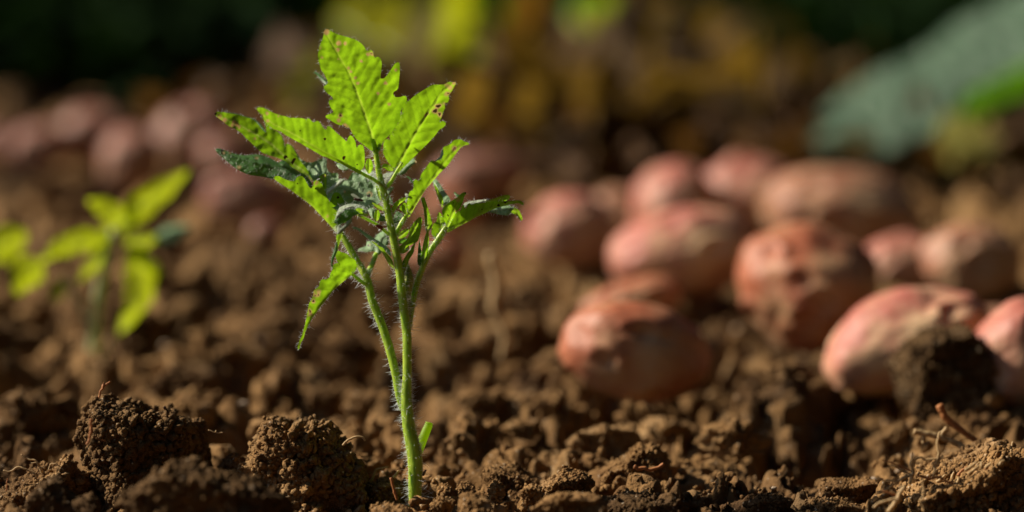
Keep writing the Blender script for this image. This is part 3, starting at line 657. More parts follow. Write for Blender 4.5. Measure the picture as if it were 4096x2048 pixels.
def leaf_obj(specs, mats, parent, name="leaf", label=None):
    mb = MB()
    for s in specs: leaf(mb, **s, hair_mi=len(mats))
    ms = list(mats) + [HAIR]
    o = mb.build(name, ms, parent, "vein")
    at = o.data.attributes.new("spot", 'FLOAT', 'POINT'); at.data.foreach_set("value", np.concatenate([s for _, s in mb.SP]).astype(np.float32))
    if label: o["label"] = label
    return o

def stem(name, pts, parent, mat=None, hn=0, hl=(.0012, .0035), sides=(-1, 1), n=16, seed=0, hw=(1, 1), rough=.06, ringy=0, Dv=None):
    """pts: (px, py, width px, depth offset)"""
    Pn = np.array([W(x, y, D0 + z) for x, y, w_, z in pts]); Rn = np.array([w_ / 2 * D0 / FPX for _, _, w_, _ in pts])
    k = max(14, len(pts) * 9); S = spline(Pn, k); R = spline(np.stack([Rn, Rn, Rn], -1), k)[:, 0]
    V, F = tube(S, R, n, rough, seed); mb = MB(); mb.add(V, F, 0)
    if hn:
        rs = np.random.default_rng(seed + 50); t = rs.random(hn) * (k - 1.001); i = t.astype(int); f = (t - i)[:, None]
        c = S[i] * (1 - f) + S[i + 1] * f; rr = (R[i] * (1 - f[:, 0]) + R[i + 1] * f[:, 0])
        T = S[i + 1] - S[i]; T /= np.linalg.norm(T, axis=1)[:, None]
        an = rs.uniform(0, 2 * np.pi, hn); an = np.where((np.abs(np.sin(an)) > .6) & (rs.random(hn) < .65), np.arcsin(np.clip(np.sin(an) * .5, -1, 1)) + np.pi * (np.cos(an) < 0), an)
        A_ = np.cross(T, np.array([0, 1., 0])); A_ /= np.linalg.norm(A_, axis=1)[:, None]; B_ = np.cross(T, A_)
        # hairs stand all round; those of the flank (clear of the stem in view) a little longer
        d = np.cos(an)[:, None] * A_ + np.sin(an)[:, None] * B_; Ln = rs.uniform(*hl, hn) * np.where(rs.random(hn) < .5, 1, .55) * (.75 + .5 * vnoise(c * 220, seed))
        dr = d + T * rs.normal(.02, .22, (hn, 1)); hv, hf = hairs(c + d * rr[:, None] * .96, dr, Ln, .000085, rs, .3); mb.add(hv, hf, 1)
    o = mb.build(name, [mat or STEM, HAIR], parent); return o

T1 = lambda p: cv(p, 1230, 100, 3.22); T2 = lambda p: cv(p, 1230, 350, 3.22); T3 = lambda p: cv(p, 1500, 300, 3.22)
T4 = lambda p: cv(p, 850, 400, 3.22); T5 = lambda p: cv(p, 1050, 550, 3.22); T6 = lambda p: cv(p, 1550, 600, 3.22)
T7 = lambda p: cv(p, 1750, 700, 3.22); T8 = lambda p: cv(p, 1150, 950, 2.5755)
U1 = lambda p: cv(p, 1280, 780, 4.293); U2 = lambda p: cv(p, 1500, 800, 2.577); U3 = lambda p: cv(p, 1200, 550, 4.293)
def sp(conv, L): return [(conv([(x, y)])[0][0], conv([(x, y)])[0][1], r, v) for x, y, r, v in L]
def ho(conv, L): return [(conv([(x, y)])[0][0], conv([(x, y)])[0][1], r, s, a) for x, y, r, s, a in L]

bp = W(1660, 2036, D0)
SEED = empty("tomato_seedling", tuple(bp), "hairy green tomato seedling standing alone in sharp focus in the soil", "seedling")
def lf(specs, mats, **k): return leaf_obj(specs, mats, SEED, **k)
# main stem, forked stalks
stem("stem", [(1660, 2085, 56, 0), (1660, 2017, 55, 0), (1661, 1930, 56, 0), (1661, 1843, 60, 0), (1650, 1775, 58, 0), (1637, 1715, 52, 0), (1630, 1650, 49, 0), (1625, 1588, 46, 0), (1628, 1530, 40, 0), (1629, 1472, 38, 0), (1628, 1355, 37, 0), (1620, 1270, 37, 0), (1609, 1188, 35, 0), (1596, 1072, 33, 0), (1574, 955, 31, 0), (1554, 860, 28, 0), (1541, 790, 27, 0), (1523, 723, 25, 0), (1510, 660, 22, 0), (1502, 605, 21, .001), (1490, 560, 14, .001)], SEED, None, 1500, (.0012, .0042), seed=1, n=24)
stem("side_stub", [(1662, 1832, 40, .002), (1680, 1785, 39, .005), (1696, 1745, 37, .008), (1713, 1704, 33, .010), (1717, 1690, 29, .010)], SEED, STEML, 60, (.0003, .0009), seed=2)
stem("leaf_stalk", [(1612, 1640, 26, .002), (1597, 1580, 32, .002), (1578, 1472, 35, .002), (1546, 1355, 35, .003), (1510, 1255, 34, .004), (1488, 1200, 33, .004), (1472, 1130, 33, .005), (1455, 1090, 30, .005), (1431, 1051, 28, .006), (1400, 995, 27, .006), (1372, 948, 25, .007), (1345, 905, 20, .008)], SEED, None, 620, (.0012, .0036), seed=3, n=18)
stem("leaf_stalk", [(1466, 1120, 22, .005), (1478, 1080, 22, .008), (1492, 1050, 20, .012), (1505, 1015, 18, .016)], SEED, None, 50, (.0008, .002), seed=4)
stem("leaf_stalk", [(1470, 1142, 16, .004), (1440, 1122, 15, .003), (1414, 1101, 12, .002), (1405, 1098, 9, .002)], SEED, None, 60, (.001, .003), seed=5)
stem("leaf_stalk", [(1640, 1310, 14, .004), (1646, 1250, 20, .004), (1656, 1188, 24, .004), (1668, 1135, 25, .005), (1684, 1088, 25, .005), (1707, 1033, 24, .005), (1730, 990, 24, .005), (1754, 955, 24, .005), (1775, 920, 19, .005), (1789, 900, 13, .005)], SEED, None, 520, (.001, .0038), seed=6, n=18)
stem("leaf_stalk", [(1583, 945, 14, .001), (1591, 920, 18, .002), (1606, 892, 18, .003), (1618, 872, 16, .003), (1632, 852, 10, .003)], SEED, None, 90, (.001, .0028), seed=7)
stem("leaf_stalk", [(1542, 755, 17, 0), (1520, 736, 15, -.001), (1490, 715, 14, -.002), (1456, 698, 14, -.003), (1425, 680, 10, -.004), (1380, 658, 8, -.005)], SEED, None, 120, (.0008, .002), seed=8)
stem("leaf_stalk", [(1540, 755, 15, 0), (1556, 738, 16, .001), (1572, 712, 14, .002), (1590, 680, 12, .003), (1610, 650, 8, .004)], SEED, None, 80, (.0008, .002), seed=9)
stem("leaf_stalk", [(1556, 938, 12, .001), (1528, 915, 12, 0), (1504, 896, 12, -.002), (1470, 878, 12, -.006), (1432, 860, 9, -.012)], SEED, None, 70, (.0008, .002), seed=10)
stem("side_stub", [(1640, 1320, 9, .003), (1637, 1240, 14, .003), (1634, 1200, 12, .003)], SEED, STEMB, 40, (.0005, .002), seed=11)

# A: top leaflet
A_out = T1([(205, 90), (240, 50), (280, 60), (330, 95), (420, 130), (520, 155), (610, 185), (680, 225), (725, 270), (750, 315), (770, 335), (805, 318), (840, 335), (850, 385), (865, 425), (900, 405), (935, 420), (958, 480), (955, 560), (945, 630), (938, 690), (985, 690), (1030, 640), (1070, 580), (1120, 500), (1165, 475), (1190, 495), (1190, 600), (1180, 730), (1165, 830), (1110, 860), (1100, 890), (1130, 930), (1190, 930), (1250, 908), (1280, 930), (1278, 980), (1230, 1060), (1200, 1110), (1195, 1180), (1180, 1240)]) \
    + T2([(1165, 450), (1140, 500), (1100, 570), (1050, 620), (1000, 665), (960, 720), (940, 800), (905, 830), (870, 800), (830, 820), (760, 770), (690, 715), (630, 670), (580, 600), (555, 550), (540, 515), (505, 520), (460, 480), (430, 490), (380, 475), (320, 440), (260, 405), (225, 378), (250, 350), (345, 322), (300, 265), (268, 190), (285, 150), (330, 160)]) \
    + T1([(320, 925), (270, 890), (215, 840), (205, 790), (240, 770), (265, 740), (240, 680), (200, 610), (175, 580), (160, 520), (140, 470), (133, 400), (145, 300), (175, 220), (210, 135)])
A_mid = T2([(875, 810), (850, 700), (820, 570), (770, 430)]) + T1([(700, 1030), (650, 900), (590, 740), (520, 590), (430, 450), (350, 290), (250, 110)])
lf([dict(out=A_out, mid=A_mid, base=(1502, 600), D=D0, a=.22, b=-.20, cup=.03, cup2=.03, wr=.0011, lat=46, roll=.0016,
         spots=sp(T1, [(240, 85, 16, 1), (402, 235, 12, 1), (487, 237, 8, 1), (393, 318, 9, 1), (283, 225, 6, -1), (690, 467, 7, 1), (525, 556, 7, 1), (556, 602, 6, 1), (614, 680, 7, 1), (648, 750, 8, 1), (780, 378, 9, 1), (838, 375, 9, 1), (1005, 748, 9, 1), (1135, 580, 6, 1), (910, 880, 7, 1), (345, 588, 9, -1), (385, 595, 7, -1), (817, 635, 7, -1), (930, 622, 6, -1), (510, 918, 7, -1), (360, 942, 6, -1), (1052, 1020, 8, 1), (423, 1165, 10, 1), (400, 1225, 10, 1), (165, 298, 5, 1), (190, 420, 6, 1), (395, 435, 5, 1)]) + sp(T2, [(480, 490, 11, 1), (560, 560, 6, 1), (520, 515, 9, .8)]),
         holes=ho(T1, [(423, 1168, 5, .8, 0)]) + ho(T1, [(820, 366, 3.5, .6, 0)])),
    dict(out=T1([(75, 610), (100, 598), (150, 625), (200, 675), (250, 715), (300, 780), (330, 815), (260, 800), (205, 750), (160, 695), (120, 640)]), mid=T1([(320, 800), (200, 700), (80, 610)]), base=(1330, 350), D=D0 + .012, a=-.4, b=1.2, mi=1, cup=.2, wr=.0003, step=5, lat=30)], [LIME, DARKL])
stem("leaf_stalk", [(1503, 606, 20, .0), (1497, 585, 15, -.0005), (1489, 555, 9, -.001)], SEED, STEML, 0, seed=31)
# B: right of it
B_out = T3([(435, 335), (470, 300), (530, 250), (600, 210), (670, 165), (745, 122), (830, 125), (895, 122), (950, 85), (1000, 95), (1030, 88), (1045, 110), (1020, 150), (1000, 190), (970, 235), (945, 270), (958, 310), (935, 360), (905, 355), (895, 385), (905, 420), (880, 470), (860, 540), (840, 580), (830, 605), (880, 588), (912, 610), (910, 645), (870, 685), (825, 705), (800, 745), (770, 785), (700, 860), (640, 920), (560, 1000), (490, 1070), (420, 1140), (350, 1210), (290, 1270), (260, 1288), (230, 1270), (240, 1205), (180, 1140), (140, 1080), (115, 1030), (98, 1000), (110, 960), (105, 900), (115, 850), (150, 820), (195, 845), (185, 780), (240, 720), (270, 660), (310, 600), (315, 560), (345, 480), (360, 400), (400, 340)])
lf([dict(out=B_out, mid=T3([(240, 1285), (280, 1210), (350, 1070), (440, 900), (520, 760), (600, 620), (700, 470), (780, 350), (880, 200), (1010, 110)]), base=(1575, 700), D=D0 + .007, a=.36, b=-.15, cup=.03, cup2=.08, wr=.0010, lat=48, roll=.0016,
         holes=ho(T3, [(815, 400, 11, .5, -.2), (775, 462, 9, .8, -.6), (832, 505, 5, 1.2, 0), (945, 235, 5, .5, 0)]), spots=sp(T3, [(1018, 105, 9, .9), (925, 130, 10, .8), (970, 165, 12, .9), (655, 518, 6, 1), (682, 498, 5, 1), (535, 275, 6, -1), (445, 470, 5, -1), (920, 245, 11, .8), (890, 370, 8, .6), (845, 520, 9, .9)]))], [LIME])
lf([dict(out=T3([(80, 1175), (110, 1142), (160, 1145), (210, 1180), (240, 1220), (222, 1243), (160, 1235), (120, 1190), (95, 1205)]), mid=T3([(235, 1235), (160, 1180), (85, 1180)]), base=(1572, 680), D=D0 + .002, a=.2, b=-.2, wr=.0003, step=5, lat=20, roll=.0005, hair=.5)], [LIME])
# C: long left leaflet
C_out = T4([(562, 115), (590, 92), (640, 95), (720, 130), (800, 175), (880, 195), (950, 215), (1020, 230), (1090, 228), (1160, 235), (1205, 252)]) + T2([(0, 395), (30, 405), (60, 440), (90, 445), (120, 428), (155, 440), (185, 490), (215, 530), (245, 548), (250, 500), (280, 492), (320, 530), (370, 580), (420, 620), (470, 665), (505, 700), (520, 650), (550, 610), (590, 640), (620, 700), (632, 790), (650, 750), (680, 730), (720, 745), (735, 830), (738, 940), (730, 1020), (690, 1070), (650, 1095), (590, 1075), (520, 1025), (430, 980), (330, 940), (250, 900), (185, 882), (120, 840), (50, 800), (0, 775)]) \
    + T4([(1200, 600), (1150, 565), (1090, 535), (1020, 495), (950, 458), (900, 422), (860, 395), (800, 385), (750, 350), (700, 310), (660, 260), (640, 210), (600, 160)])
C_mid = T2([(700, 1100), (620, 1060), (520, 1010), (400, 940), (280, 870), (150, 800), (20, 720)]) + T4([(1100, 470), (950, 390), (800, 320), (680, 240), (575, 110)])
lf([dict(out=C_out, mid=C_mid, base=(1440, 690), D=D0 - .003, a=.22, b=-.38, cup=-.05, cup2=.1, wr=.0010, lat=40, roll=.0014, spots=sp(T4, [(703, 173, 8, 1), (712, 272, 8, .9), (640, 205, 5, 1), (853, 203, 4, 1), (1135, 400, 3, -1)]) + sp(T2, [(225, 660, 5, -1), (472, 900, 6, -1), (472, 915, 5, -1), (275, 868, 3, -1), (645, 995, 3, -1)]))], [LIME])
stem("leaf_stalk", [(1440, 690, 14, -.004), (1391, 664, 12, -.014), (1354, 642, 9, -.022), (1290, 608, 8, -.034), (1230, 573, 6, -.046)], SEED, STEML, 0, seed=32)
lf([dict(out=T2([(365, 965), (400, 975), (460, 1000), (540, 1050), (500, 1070), (450, 1068), (400, 1040), (375, 1000)]), mid=T2([(540, 1055), (460, 1030), (370, 975)]), base=(1390, 680), D=D0 - .0, a=-.2, b=1.0, wr=.0004, step=5, lat=20, hair=1.3)], [FUZZ])
lf([dict(out=T2([(742, 1015), (745, 975), (765, 925), (795, 912), (825, 935), (845, 1000), (842, 1050), (815, 1095), (790, 1118), (765, 1085)]), mid=T2([(790, 1115), (793, 1000), (795, 915)]), base=(1476, 696), D=D0 - .001, a=.3, b=-.2, wr=.0003, step=5, lat=20, roll=.0005, hair=.5)], [LIME])
# D: upper left, behind
D_out = T4([(15, 175), (60, 148), (140, 155), (250, 178), (340, 190), (430, 225), (510, 240), (560, 285), (600, 330), (650, 390), (690, 430), (690, 350), (665, 270), (700, 300), (760, 360), (820, 400), (870, 430), (905, 500), (930, 590), (935, 640), (935, 575), (960, 560), (1010, 580), (1045, 630), (1090, 720), (1150, 810), (1220, 890), (1280, 990), (1310, 1060), (1200, 970), (1100, 910), (1000, 850), (950, 790), (870, 755), (760, 722), (650, 685), (580, 632), (510, 562), (430, 492), (370, 422), (290, 372), (200, 332), (130, 272), (60, 222)])
D_mid = T4([(1300, 1050), (1150, 900), (1010, 800), (900, 700), (760, 570), (560, 440), (300, 300), (30, 180)])
lf([dict(out=D_out, mid=D_mid, base=(1255, 728), D=D0 + .020, a=.10, b=-.15, cup=.35, cup2=.35, wr=.0012, lat=50, roll=.002, hair=.5, spots=sp(T4, [(28, 178, 9, -1), (155, 262, 12, 1), (255, 330, 8, 1), (275, 290, 10, 1), (310, 320, 10, 1), (345, 350, 8, .9), (90, 215, 12, .8), (545, 495, 6, .8), (475, 400, 6, .6), (1050, 765, 7, -1), (1030, 800, 7, -1), (940, 735, 7, -1)])),
    dict(out=T4([(130, 150), (250, 172), (340, 184), (430, 218), (520, 232), (580, 275), (640, 325), (700, 420), (745, 490), (690, 450), (620, 370), (540, 280), (440, 240), (330, 205), (200, 185)]), mid=T4([(745, 490), (600, 310), (430, 228), (130, 152)]), base=T4([(745, 490)])[0], D=D0 + .019, a=-.2, b=1.3, mi=1, wr=.0008, lat=26, hair=.6),
    dict(out=T4([(835, 400), (880, 430), (915, 510), (938, 600), (940, 650), (905, 590), (870, 500), (830, 440)]), mid=T4([(940, 650), (880, 520), (835, 400)]), base=T4([(940, 650)])[0], D=D0 + .019, a=-.6, b=.5, mi=1, wr=.0005, lat=26, hair=.6),
    dict(out=T4([(1000, 568), (1045, 615), (1095, 705), (1155, 800), (1230, 885), (1290, 1000), (1300, 1050), (1250, 990), (1190, 910), (1120, 820), (1060, 710), (1010, 620)]), mid=T4([(1300, 1050), (1140, 810), (1000, 568)]), base=T4([(1300, 1050)])[0], D=D0 + .019, a=-.6, b=.5, mi=1, wr=.0005, lat=26, hair=.6)], [MIDG, DARKL])
# E: dark upper face + lime folded half
top = T4([(32, 640), (60, 620), (110, 625), (180, 655), (270, 690), (380, 710), (460, 712), (540, 700), (620, 705), (700, 730), (770, 760), (850, 810), (880, 785), (910, 772), (960, 800), (1000, 850), (1060, 890), (1120, 930), (1180, 950), (1240, 1010), (1288, 1080)])
low = T4([(1290, 1135), (1230, 1110), (1180, 1040), (1100, 1060), (1000, 1060), (930, 1035), (870, 1010), (775, 1020), (720, 1002), (650, 987), (560, 977), (480, 967), (400, 937), (330, 902), (260, 852), (190, 792), (120, 732), (60, 682)])
lf([dict(out=top + low, mid=T4([(1290, 1120), (1100, 1000), (900, 900), (700, 830), (500, 800), (300, 740), (40, 645)]), base=T4([(1290, 1120)])[0], D=D0 + .010, a=.10, b=.9, mi=0, cup=.4, cup2=.3, wr=.0013, lat=42, roll=.002, hair=1.2, spots=sp(T4, [(140, 680, 8, .8), (345, 868, 10, .7), (570, 745, 8, .6), (750, 885, 4, -1), (228, 685, 6, .6), (125, 645, 5, -1)])),
    dict(out=T5([(136, 520), (160, 498), (200, 490), (260, 520), (320, 550), (420, 565), (440, 510), (480, 490), (520, 500), (560, 560), (600, 640), (630, 660), (660, 600), (655, 570), (690, 545), (740, 570), (780, 620), (810, 700), (840, 780), (870, 840), (885, 780), (910, 720), (950, 700), (1000, 720), (1030, 780), (1075, 850), (1060, 900), (990, 1000), (960, 1100), (950, 1230), (900, 1170), (840, 1100), (780, 1040), (720, 970), (640, 890), (560, 820), (460, 750), (380, 690), (290, 630), (200, 575)]),
         mid=T5([(945, 1215), (800, 1050), (640, 880), (460, 740), (290, 620), (150, 530)]), base=(1340, 920), D=D0 + .010, a=.26, b=-.12, mi=1, cup=.15, wr=.0012, lat=46, roll=.0016, hair=1.3, spots=sp(T5, [(703, 575, 9, .9), (690, 600, 7, .7), (968, 775, 5, -1), (685, 655, 4, -1), (835, 1015, 8, .6), (965, 760, 3, -1), (450, 585, 3, -1)]))], [DARKL, LIME])
lf([dict(out=T5([(700, 545), (740, 490), (790, 460), (825, 480), (830, 540), (825, 620), (820, 700), (780, 640), (740, 580)]), mid=T5([(815, 690), (790, 470)]), base=T5([(815, 690)])[0], D=D0 + .014, a=.2, b=-.1, wr=.0008, step=5, lat=26, spots=sp(T5, [(790, 500, 8, .9), (770, 545, 5, .8)]))], [LIME])
# F: grey woolly leaves behind, seen from above
F_out = U3([(-30, 330), (20, 380), (120, 430), (220, 430), (320, 380), (420, 345), (460, 400), (450, 500), (480, 580), (560, 620), (640, 600), (665, 650), (650, 700), (700, 722), (750, 700), (770, 750), (830, 720), (870, 640), (900, 590), (960, 610), (1060, 560), (1120, 545), (1190, 565), (1260, 575), (1320, 600), (1340, 740), (1370, 900), (1400, 1020), (1380, 1120), (1250, 1200), (1100, 1290), (800, 1290), (480, 1180), (430, 1000), (300, 850), (220, 730), (100, 560)])
lf([dict(out=F_out, mid=U3([(1350, 1120), (1100, 1000), (800, 880), (500, 760), (250, 600), (0, 360)]), base=U3([(1300, 1150)])[0], D=D0 + .010, a=-.1, b=.6, wr=.0018, lat=40, roll=-.001, hair=.8, cup=.1, cup2=-.1, spots=sp(U3, [(1195, 975, 14, .9), (770, 930, 6, .7), (1180, 1000, 8, -1)])),
    dict(out=U3([(1040, 575), (1105, 540), (1160, 590), (1250, 580), (1330, 610), (1340, 745), (1200, 685), (1110, 620)]), mid=U3([(1340, 700), (1040, 575)]), base=U3([(1340, 740)])[0], D=D0 + .012, a=-.3, b=1.0, mi=1, wr=.0016, lat=18, hair=1.2),
    dict(out=U3([(1415, 640), (1480, 605), (1540, 600), (1610, 585), (1640, 600), (1580, 690), (1500, 790), (1455, 800)]), mid=U3([(1450, 780), (1600, 600)]), base=U3([(1450, 790)])[0], D=D0 + .012, a=-.3, b=1.0, mi=1, wr=.0012, lat=20, hair=.8, spots=sp(U3, [(1473, 712, 3, -1)])),
    dict(out=U3([(450, 980), (460, 900), (560, 820), (700, 710), (760, 705), (770, 745), (640, 850), (540, 930)]), mid=U3([(450, 970), (760, 715)]), base=U3([(460, 960)])[0], D=D0 + .0085, a=-.4, b=.8, mi=1, wr=.0008, lat=22, hair=.6)], [FUZZ, WHITE])
lf([dict(out=T3([(285, 1288), (330, 1230), (380, 1180), (430, 1120), (480, 1075), (515, 1090), (538, 1118), (525, 1135), (480, 1160), (430, 1215), (390, 1270), (330, 1290)]), mid=T3([(290, 1285), (420, 1170), (535, 1115)]), base=T3([(290, 1285)])[0], D=D0 + .016, a=-.2, b=.9, wr=.0012, lat=26, cup=.2, spots=sp(T3, [(530, 1118, 8, 1)])),
    dict(out=U3([(1470, 960), (1490, 900), (1550, 860), (1600, 845), (1610, 870), (1560, 950), (1500, 1010)]), mid=U3([(1480, 1000), (1600, 855)]), base=U3([(1480, 1000)])[0], D=D0 + .012, a=-.2, b=.9, wr=.0008, lat=20, step=5),
    dict(out=U3([(1500, 830), (1560, 780), (1640, 690), (1630, 720), (1580, 800), (1520, 860)]), mid=U3([(1500, 850), (1635, 700)]), base=U3([(1500, 850)])[0], D=D0 + .008, a=-.2, b=.9, wr=.0006, lat=20, step=5)], [FUZZ])
lf([dict(out=U3([(1295, 800), (1340, 830), (1370, 920), (1400, 1050), (1400, 1110), (1350, 1060), (1320, 950)]), mid=U3([(1395, 1100), (1300, 810)]), base=U3([(1395, 1100)])[0], D=D0 + .004, a=.3, b=-.1, wr=.0003, step=5, lat=20)], [LIME])
lf([dict(out=U3([(1510, 960), (1550, 1010), (1590, 1100), (1595, 1150), (1560, 1140), (1530, 1060)]), mid=U3([(1590, 1145), (1515, 970)]), base=U3([(1590, 1145)])[0], D=D0 + .008, a=-.4, b=.8, wr=.0003, step=5, lat=20)], [DARKL])
# G: curled hanging leaf with white woolly back
lf([dict(out=U1([(310, 250), (340, 210), (420, 175), (500, 150), (600, 150), (700, 170), (770, 210), (830, 290), (790, 330), (700, 260), (620, 240), (560, 235), (480, 240), (400, 280), (350, 340), (300, 400), (270, 420), (275, 340), (300, 290)]), mid=U1([(790, 300), (600, 195), (450, 220), (290, 380)]), base=U1([(790, 310)])[0], D=D0 - .012, a=.2, b=1.1, mi=1, wr=.0016, lat=20, hair=1.5, cup=.3),
    dict(out=U1([(270, 410), (330, 350), (400, 285), (480, 245), (570, 240), (650, 270), (665, 330), (600, 350), (560, 360), (530, 400), (470, 450), (380, 490), (320, 510), (265, 500), (240, 460)]), mid=U1([(650, 340), (520, 350), (400, 420), (250, 480)]), base=U1([(650, 345)])[0], D=D0 - .013, a=.2, b=.5, mi=0, wr=.0012, lat=26, hair=1.5),
    dict(out=U1([(545, 400), (550, 450), (510, 510), (440, 570), (400, 625), (350, 660), (290, 680), (285, 600), (300, 540), (350, 490), (375, 500), (350, 560), (420, 520), (470, 450), (520, 400)]), mid=U1([(540, 410), (420, 540), (300, 670)]), base=U1([(545, 405)])[0], D=D0 - .013, a=.3, b=1.0, mi=1, wr=.0012, lat=18, hair=1.0),
    dict(out=U1([(400, 620), (385, 700), (345, 800), (318, 880), (300, 900), (285, 800), (278, 700), (290, 672), (350, 650)]), mid=U1([(390, 630), (300, 890)]), base=U1([(390, 630)])[0], D=D0 - .011, a=.3, b=-.2, mi=2, wr=.0005, lat=22, step=5),
    dict(out=U1([(285, 790), (305, 850), (312, 910), (292, 970), (262, 1050), (225, 1130), (215, 1200), (235, 1240), (215, 1250), (190, 1225), (185, 1130), (200, 1060), (235, 960), (262, 870)]), mid=U1([(290, 800), (270, 950), (205, 1120), (200, 1230)]), base=U1([(290, 800)])[0], D=D0 - .011, a=-.2, b=.3, mi=0, cup=.6, wr=.0006, lat=26, step=5, hair=2.0)], [DARKL, WHITE, LIME])
lf([dict(out=U1([(605, 250), (650, 215), (720, 232), (780, 272), (832, 340), (810, 362), (740, 352), (665, 335), (650, 290)]), mid=U1([(820, 355), (700, 280), (610, 245)]), base=U1([(800, 365)])[0], D=D0 - .010, a=.3, b=-.2, wr=.0004, step=4.5, lat=22, hair=.8)], [LIME])
lf([dict(out=U1([(925, 370), (935, 290), (975, 240), (1020, 270), (1035, 340), (1010, 420), (970, 455), (930, 430)]), mid=U1([(968, 450), (980, 245)]), base=U1([(968, 470)])[0], D=D0 - .006, a=.3, b=-.2, wr=.0003, step=4.5, lat=22, hair=.8)], [LIME])
lf([dict(out=U1([(820, 250), (870, 215), (965, 235), (940, 290), (925, 400), (900, 410), (850, 340)]), mid=U1([(910, 400), (880, 230)]), base=U1([(910, 410)])[0], D=D0 - .002, a=-.3, b=.8, wr=.0005, step=4.5, lat=22, hair=1.4)], [FUZZ])
lf([dict(out=U1([(888, 128), (930, 135), (1000, 170), (1080, 200), (1102, 240), (1090, 272), (1030, 252), (960, 210), (910, 165)]), mid=U1([(1095, 262), (1000, 205), (890, 130)]), base=U1([(1100, 265)])[0], D=D0 + .001, a=.1, b=-.3, wr=.0003, step=4.5, lat=22, hair=.7)], [LIME])
lf([dict(out=U1([(1000, 330), (1060, 315), (1130, 320), (1140, 440), (1060, 450), (1010, 440)]), mid=U1([(1130, 400), (1000, 390)]), base=U1([(1130, 400)])[0], D=D0 + .012, a=-.3, b=.8, wr=.0008, step=5, lat=22)], [DARKL])
# H: folded spear left of stem
lf([dict(out=U1([(560, 560), (585, 545), (650, 560), (730, 610), (800, 660), (880, 710), (950, 760), (1030, 800), (1110, 860), (1180, 920), (1215, 975), (1230, 1060), (1190, 1040), (1120, 960), (1030, 900), (940, 830), (870, 785), (800, 735), (740, 680), (680, 620), (620, 585), (575, 590)]), mid=U1([(1230, 1050), (1030, 860), (800, 700), (570, 555)]), base=U1([(1240, 1090)])[0], D=D0 + .001, a=-.1, b=1.0, wr=.0006, lat=26, step=5, hair=1.6),
    dict(out=U1([(870, 785), (960, 820), (1010, 880), (1080, 900), (1130, 980), (1200, 1060), (1235, 1110), (1262, 1180), (1280, 1275), (1250, 1260), (1180, 1190), (1120, 1080), (1060, 980), (1000, 900), (930, 840)]), mid=U1([(1275, 1270), (1150, 1080), (1000, 890), (880, 790)]), base=U1([(1275, 1270)])[0], D=D0 + .0, a=.25, b=-.15, mi=1, wr=.0005, lat=26, step=5, hair=1.2)], [FUZZ, MIDG])
# I: dark teal leaf behind
lf([dict(out=U1([(640, 950), (680, 910), (760, 890), (800, 870), (795, 810), (840, 790), (900, 800), (950, 730), (975, 690), (1050, 630), (1140, 600), (1190, 720), (1180, 850), (1120, 920), (1060, 960), (1050, 1010), (990, 1040), (900, 1060), (905, 1010), (960, 970), (880, 970), (800, 985), (720, 962), (660, 975)]), mid=U1([(1000, 1030), (980, 900), (1050, 750), (1140, 610)]), base=(1510, 1025), D=D0 + .018, a=-.2, b=.8, wr=.0012, lat=30, step=5.5, hair=.8, cup=.1, spots=sp(U1, [(860, 855, 4, 1), (828, 865, 5, -1)]))], [FUZZ])
# J: hanging lime leaf
J_out = T8([(660, 388), (700, 345), (715, 300), (705, 240), (680, 215), (650, 205), (625, 175), (590, 158), (550, 150), (520, 130), (500, 170), (495, 200), (510, 240), (525, 265), (490, 265), (465, 290), (465, 330), (440, 370), (435, 410), (400, 430), (350, 430), (330, 460), (330, 500), (300, 520), (265, 550), (265, 600), (245, 640), (220, 680), (215, 720), (200, 790), (190, 850), (175, 920), (150, 1000), (120, 1070), (102, 1130), (112, 1158), (125, 1140), (135, 1090), (170, 1030), (180, 980), (215, 910), (250, 840), (300, 770), (350, 700), (400, 640), (450, 570), (510, 510), (580, 450), (640, 405)])
lf([dict(out=J_out, mid=T8([(655, 392), (540, 478), (440, 585), (350, 695), (270, 805), (200, 930), (150, 1040), (112, 1150)]), base=(1405, 1100), D=D0 + .002, a=.36, b=-.08, cup=.02, wr=.0012, lat=48, roll=.0012, hair=1.7, holes=ho(T8, [(267, 655, 4.5, 1, 0), (232, 760, 7, .5, 1.3), (318, 590, 4, .5, 1.2), (285, 600, 3, .6, 0)]), spots=sp(T8, [(300, 580, 16, .9), (320, 560, 12, .8), (270, 575, 8, .8), (235, 790, 9, .9), (218, 800, 6, .8), (265, 660, 9, .9), (375, 512, 3, -1)]))], [LIME])
# right cluster
L_out = T6([(700, 790), (720, 740), (770, 690), (830, 650), (890, 620), (930, 580), (970, 545), (1005, 540), (1020, 560), (985, 600), (975, 660), (940, 740), (900, 790), (885, 850), (850, 890), (830, 940), (800, 980), (770, 1005), (745, 940), (712, 860)])
lf([dict(out=L_out, mid=T6([(770, 990), (870, 750), (1000, 550)]), base=T6([(770, 1000)])[0], D=D0 + .002, a=.36, b=-.15, cup=.03, wr=.0009, lat=36, roll=.001, hair=.9, step=5, spots=sp(T6, [(1010, 552, 5, -1), (905, 640, 11, .8), (853, 677, 3, -1), (780, 845, 4, -1), (890, 790, 8, .7)]))], [LIME])
lf([dict(out=T6([(640, 830), (660, 800), (685, 810), (710, 860), (745, 920), (790, 990), (745, 1080), (700, 1160), (640, 1240), (600, 1200), (612, 1130), (580, 1110), (560, 1060), (580, 960), (640, 910)]), mid=T6([(610, 1210), (700, 1060), (660, 810)]), base=T6([(620, 1220)])[0], D=D0 + .006, a=.4, b=-.1, cup=.1, wr=.0009, lat=30, hair=.5, step=5)], [MIDG])
